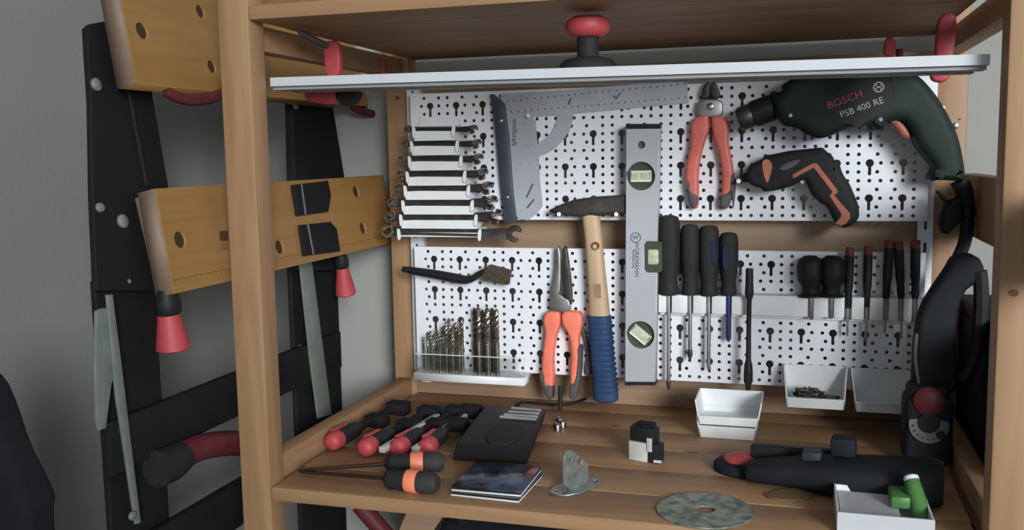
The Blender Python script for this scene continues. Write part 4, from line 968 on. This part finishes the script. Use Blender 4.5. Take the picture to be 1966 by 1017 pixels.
# black clamps passing through the jaw
for l in ([(561, 355), (628, 347), (634, 375), (629, 406), (571, 414)], [(575, 432), (633, 426), (645, 440), (652, 482), (584, 491)]):
    p = FL.pts(l, .004); s = prism('clamp_shoe', p, .0002, .006, FL, BLKPAINT, wbn, bevel=.001, res=1)
    (ax_, ay_), (bx_, by_) = p[0], p[1]; (cx2, cy2) = p[-1]
    tube('shoe_ridge', [FL.pt(ax_ * .8 + bx_ * .2, ay_ * .8 + by_ * .2, .007), FL.pt(cx2 * .8 + p[-2][0] * .2, cy2 * .8 + p[-2][1] * .2, .007)], .0016, GREY, s, 6)
# end frames
FE = Frame((-0.105, 0, 0), (0, 1, 0), (0, 0, 1))
FEL = Frame(FL.o - FL.w * .048, FL.u, FL.v)
lg1u = prism('end_frame', FEL.pts([(158, 56), (166, 48), (222, 38), (262, 120), (283, 168), (316, 357), (330, 560), (178, 560), (170, 380), (167, 200)]), -.002, .006, FEL, BLKPAINT, wbn, bevel=.002, res=2)
tube('fold_edge', [FEL.at(246, 170, .007), FEL.at(282, 358, .007)], .003, BLKPAINT, lg1u, 6)
p = FE.pts([(183, 540), (298, 540), (298, 760), (304, 900), (308, 1100), (184, 1100), (178, 700)])
zb_ = -1.0
lg1 = prism('leg', [p[0], (p[0][0], zb_ + .0005), (p[1][0] + .005, zb_ + .0005), p[1]], -.008, 0, FE, BLKPAINT, wbn, bevel=.002, res=2)
p = FE.pts([(557, 200), (633, 200), (655, 500)])
u0, u1 = FE.px(558, 500)[0], FE.px(652, 620)[0]
prism('end_frame', FEL.pts([(556, 196), (634, 205), (656, 338), (660, 520), (565, 520)]), -.010, .006, FEL, BLKPAINT, wbn, bevel=.003, res=2)
lg2 = prism('leg', [(u0, zb_ + .0005), (u1, zb_ + .0005), (u1, .27), (u0, .27)], -.008, 0, FE, BLKPAINT, wbn, bevel=.003, res=2)
# cross bars between the legs
def xbar(t0, b0, nm='cross_bar'):
    zt_b = FE.px(*t0, .012)[1]; zb_b = FE.px(*b0, .012)[1]
    prism(nm, [(FE.px(300, 700)[0] - .10, zb_b), (u1 - .02, zb_b), (u1 - .02, zt_b), (FE.px(300, 700)[0] - .10, zt_b)], .0005, .012, FE, BLKPAINT, wbn, bevel=.002, res=1)
xbar((305, 775), (310, 870)); xbar((310, 1012), (330, 1100)); 
# grey folding struts
def strut(pts_, w_=.014):
    p = FE.pts(pts_, w_); return prism('strut', p, w_ - .004, w_, FE, GREYM, wbn, bevel=.0008, res=1)
strut([(207, 566), (217, 565), (233, 690), (271, 1003), (262, 1006), (225, 760)], .016)
strut([(186, 597), (196, 592), (215, 590), (226, 720), (215, 735), (204, 822), (192, 826), (187, 808), (184, 700)], .012)
strut([(577, 505), (599, 500), (625, 700), (637, 795), (612, 803), (597, 690)], .016)
for x, y, r, fr_, w_ in ((183, 163, .0075, FEL, .0062), (190, 399, .0055, FEL, .0062), (234, 425, .0080, FEL, .0062), (566, 203, .0062, FEL, .0062), (574, 667, .0045, FE, .001), (252, 990, .005, FE, .017), (243, 541, .004, FE, .001)):
    disc('bolt', fr_.at(x, y, w_), fr_.w, r, .004, GREYM, wbn, 14, .001)
# red crank knobs below the lower jaw
def cone(x0, y0, x1, y1, r0, r1, fr_, w_):
    a = fr_.at(x0, y0, w_); b = fr_.at(x1, y1, w_); ax = b - a; L = ax.length
    kn = lathe('crank_knob', a, ax, [(r0, 0), (r0 * 1.05, L * .1), (r1, L * .96), (r1 * .9, L), (r1 * .5, L * .99)], RED, wbn, 20)
    lathe('collar', a, -ax, [(r0 * 1.0, -.002), (r0 * 1.15, 0), (r0 * 1.2, .010), (r0 * 1.0, .022), (r0 * .8, .028)], BLACK, kn, 14)
cone(324, 600, 333, 670, .0125, .0195, FE, .034); cone(657, 512, 664, 565, .0095, .0165, FE, .034)
# red curved carrying handle with black grip end, and the two red arcs under the upper jaw
tube('carry_handle', [FE.at(300, 900, .02), FE.at(330, 888, .022), FE.at(352, 872, .024)], [.022, .021, .018], BLACKS, wbn, 12, sub=1)
tube('carry_handle_tube', [FE.at(348, 875, .024), FE.at(380, 860, .026), FE.at(420, 852, .027), FE.at(470, 852, .027), FE.at(540, 870, .026), FE.at(600, 890, .022)], [.016, .0165, .0165, .016, .015, .015], REDD, wbn, 12, sub=2)
tube('red_arc', [FL.at(318, 174, -.01), FL.at(335, 185, -.008), FL.at(365, 192, -.006), FL.at(400, 188, -.004), FL.at(430, 176, -.002), FL.at(440, 150, .004)], [.006, .007, .0075, .008, .008, .008], REDD, wbn, 10, sub=2)
tube('red_arc', [FL.at(676, 204, -.01), FL.at(690, 212, -.008), FL.at(712, 218, -.006), FL.at(735, 220, -.006), FL.at(750, 212, -.006)], [.006, .007, .0075, .0075, .006], REDD, wbn, 10, sub=2)

# ================================================================== THINGS UNDER THE BOARD
FU = Frame((0, 0.30, 0), (1, 0, 0), (0, 0, 1))
b = thing('tool_bag', 'dark bag stored below the lower board, mostly hidden', 'bag', (0.35, 0.36, -0.5805))
box('bag_body', 0.10, 0.62, 0.28, 0.46, -0.58, -0.14, CLOTH, b, .03, seg=3)
tube('bag_handle', [(0.14, 0.30, -.15), (0.16, 0.29, -.10), (0.26, 0.29, -.085), (0.33, 0.30, -.15)], .010, CLOTH, b, 8, sub=2)
lsh = box('base_board', 0.0005, W - .0005, 0.0, 0.5125, -0.60, -0.581, PINE['x'], su, .003)
q = tube('red_brown_pole', [FU.at(690, 968), FU.at(770, 1060)], .014, REDD, None, 10); tag(q, 'dark red round pole leaning below the lower board', 'pole')
q = prism('wooden_offcut', FU.pts([(780, 985), (850, 990), (790, 1080), (740, 1080)]), -.02, .0, FU, SLAT, None); tag(q, 'wooden offcut leaning in the dark below the board', 'offcut')

# ================================================================== CHAIR BACK AT THE LOWER LEFT CORNER
FCH = Frame((0, -0.36, 0), (1, 0, 0), (0, 0, 1))
ch = thing('office_chair', 'black padded chair back intruding at the lower left corner', 'chair', (-0.12, -0.50, -1.0))
pp = FCH.pts([(-90, 690), (-30, 700), (5, 722), (30, 780), (52, 850), (85, 915), (104, 955), (98, 985), (105, 1060), (100, 1180), (60, 1260), (-90, 1270)], -.03)
prism('backrest', smooth_poly(pp, 1), -.04, .0, FCH, CLOTH, ch, bevel=.012, res=3)
xm = FCH.px(20, 1000)[0]
box('back_bar', xm - .02, xm + .02, -0.40 + .085, -0.40 + .10, -0.55, 0.0, BLACK, ch, .003)
box('seat', xm - .17, xm + .19, -0.80, -0.38, -0.57, -0.50, CLOTH, ch, .025, seg=3)
lathe('column', (xm, -0.58, -0.96), (0, 0, 1), [(.028, 0), (.028, .2), (.020, .21), (.020, .395)], BLACK, ch, 16)
for i in range(5):
    a = 2 * math.pi * i / 5 + .3
    tube('base_arm', [(xm, -0.58, -0.95), (xm + .15 * math.cos(a), -0.58 + .15 * math.sin(a), -0.965), (xm + .22 * math.cos(a), -0.58 + .22 * math.sin(a), -0.982)], [.022, .018, .014], BLACK, ch, 8)
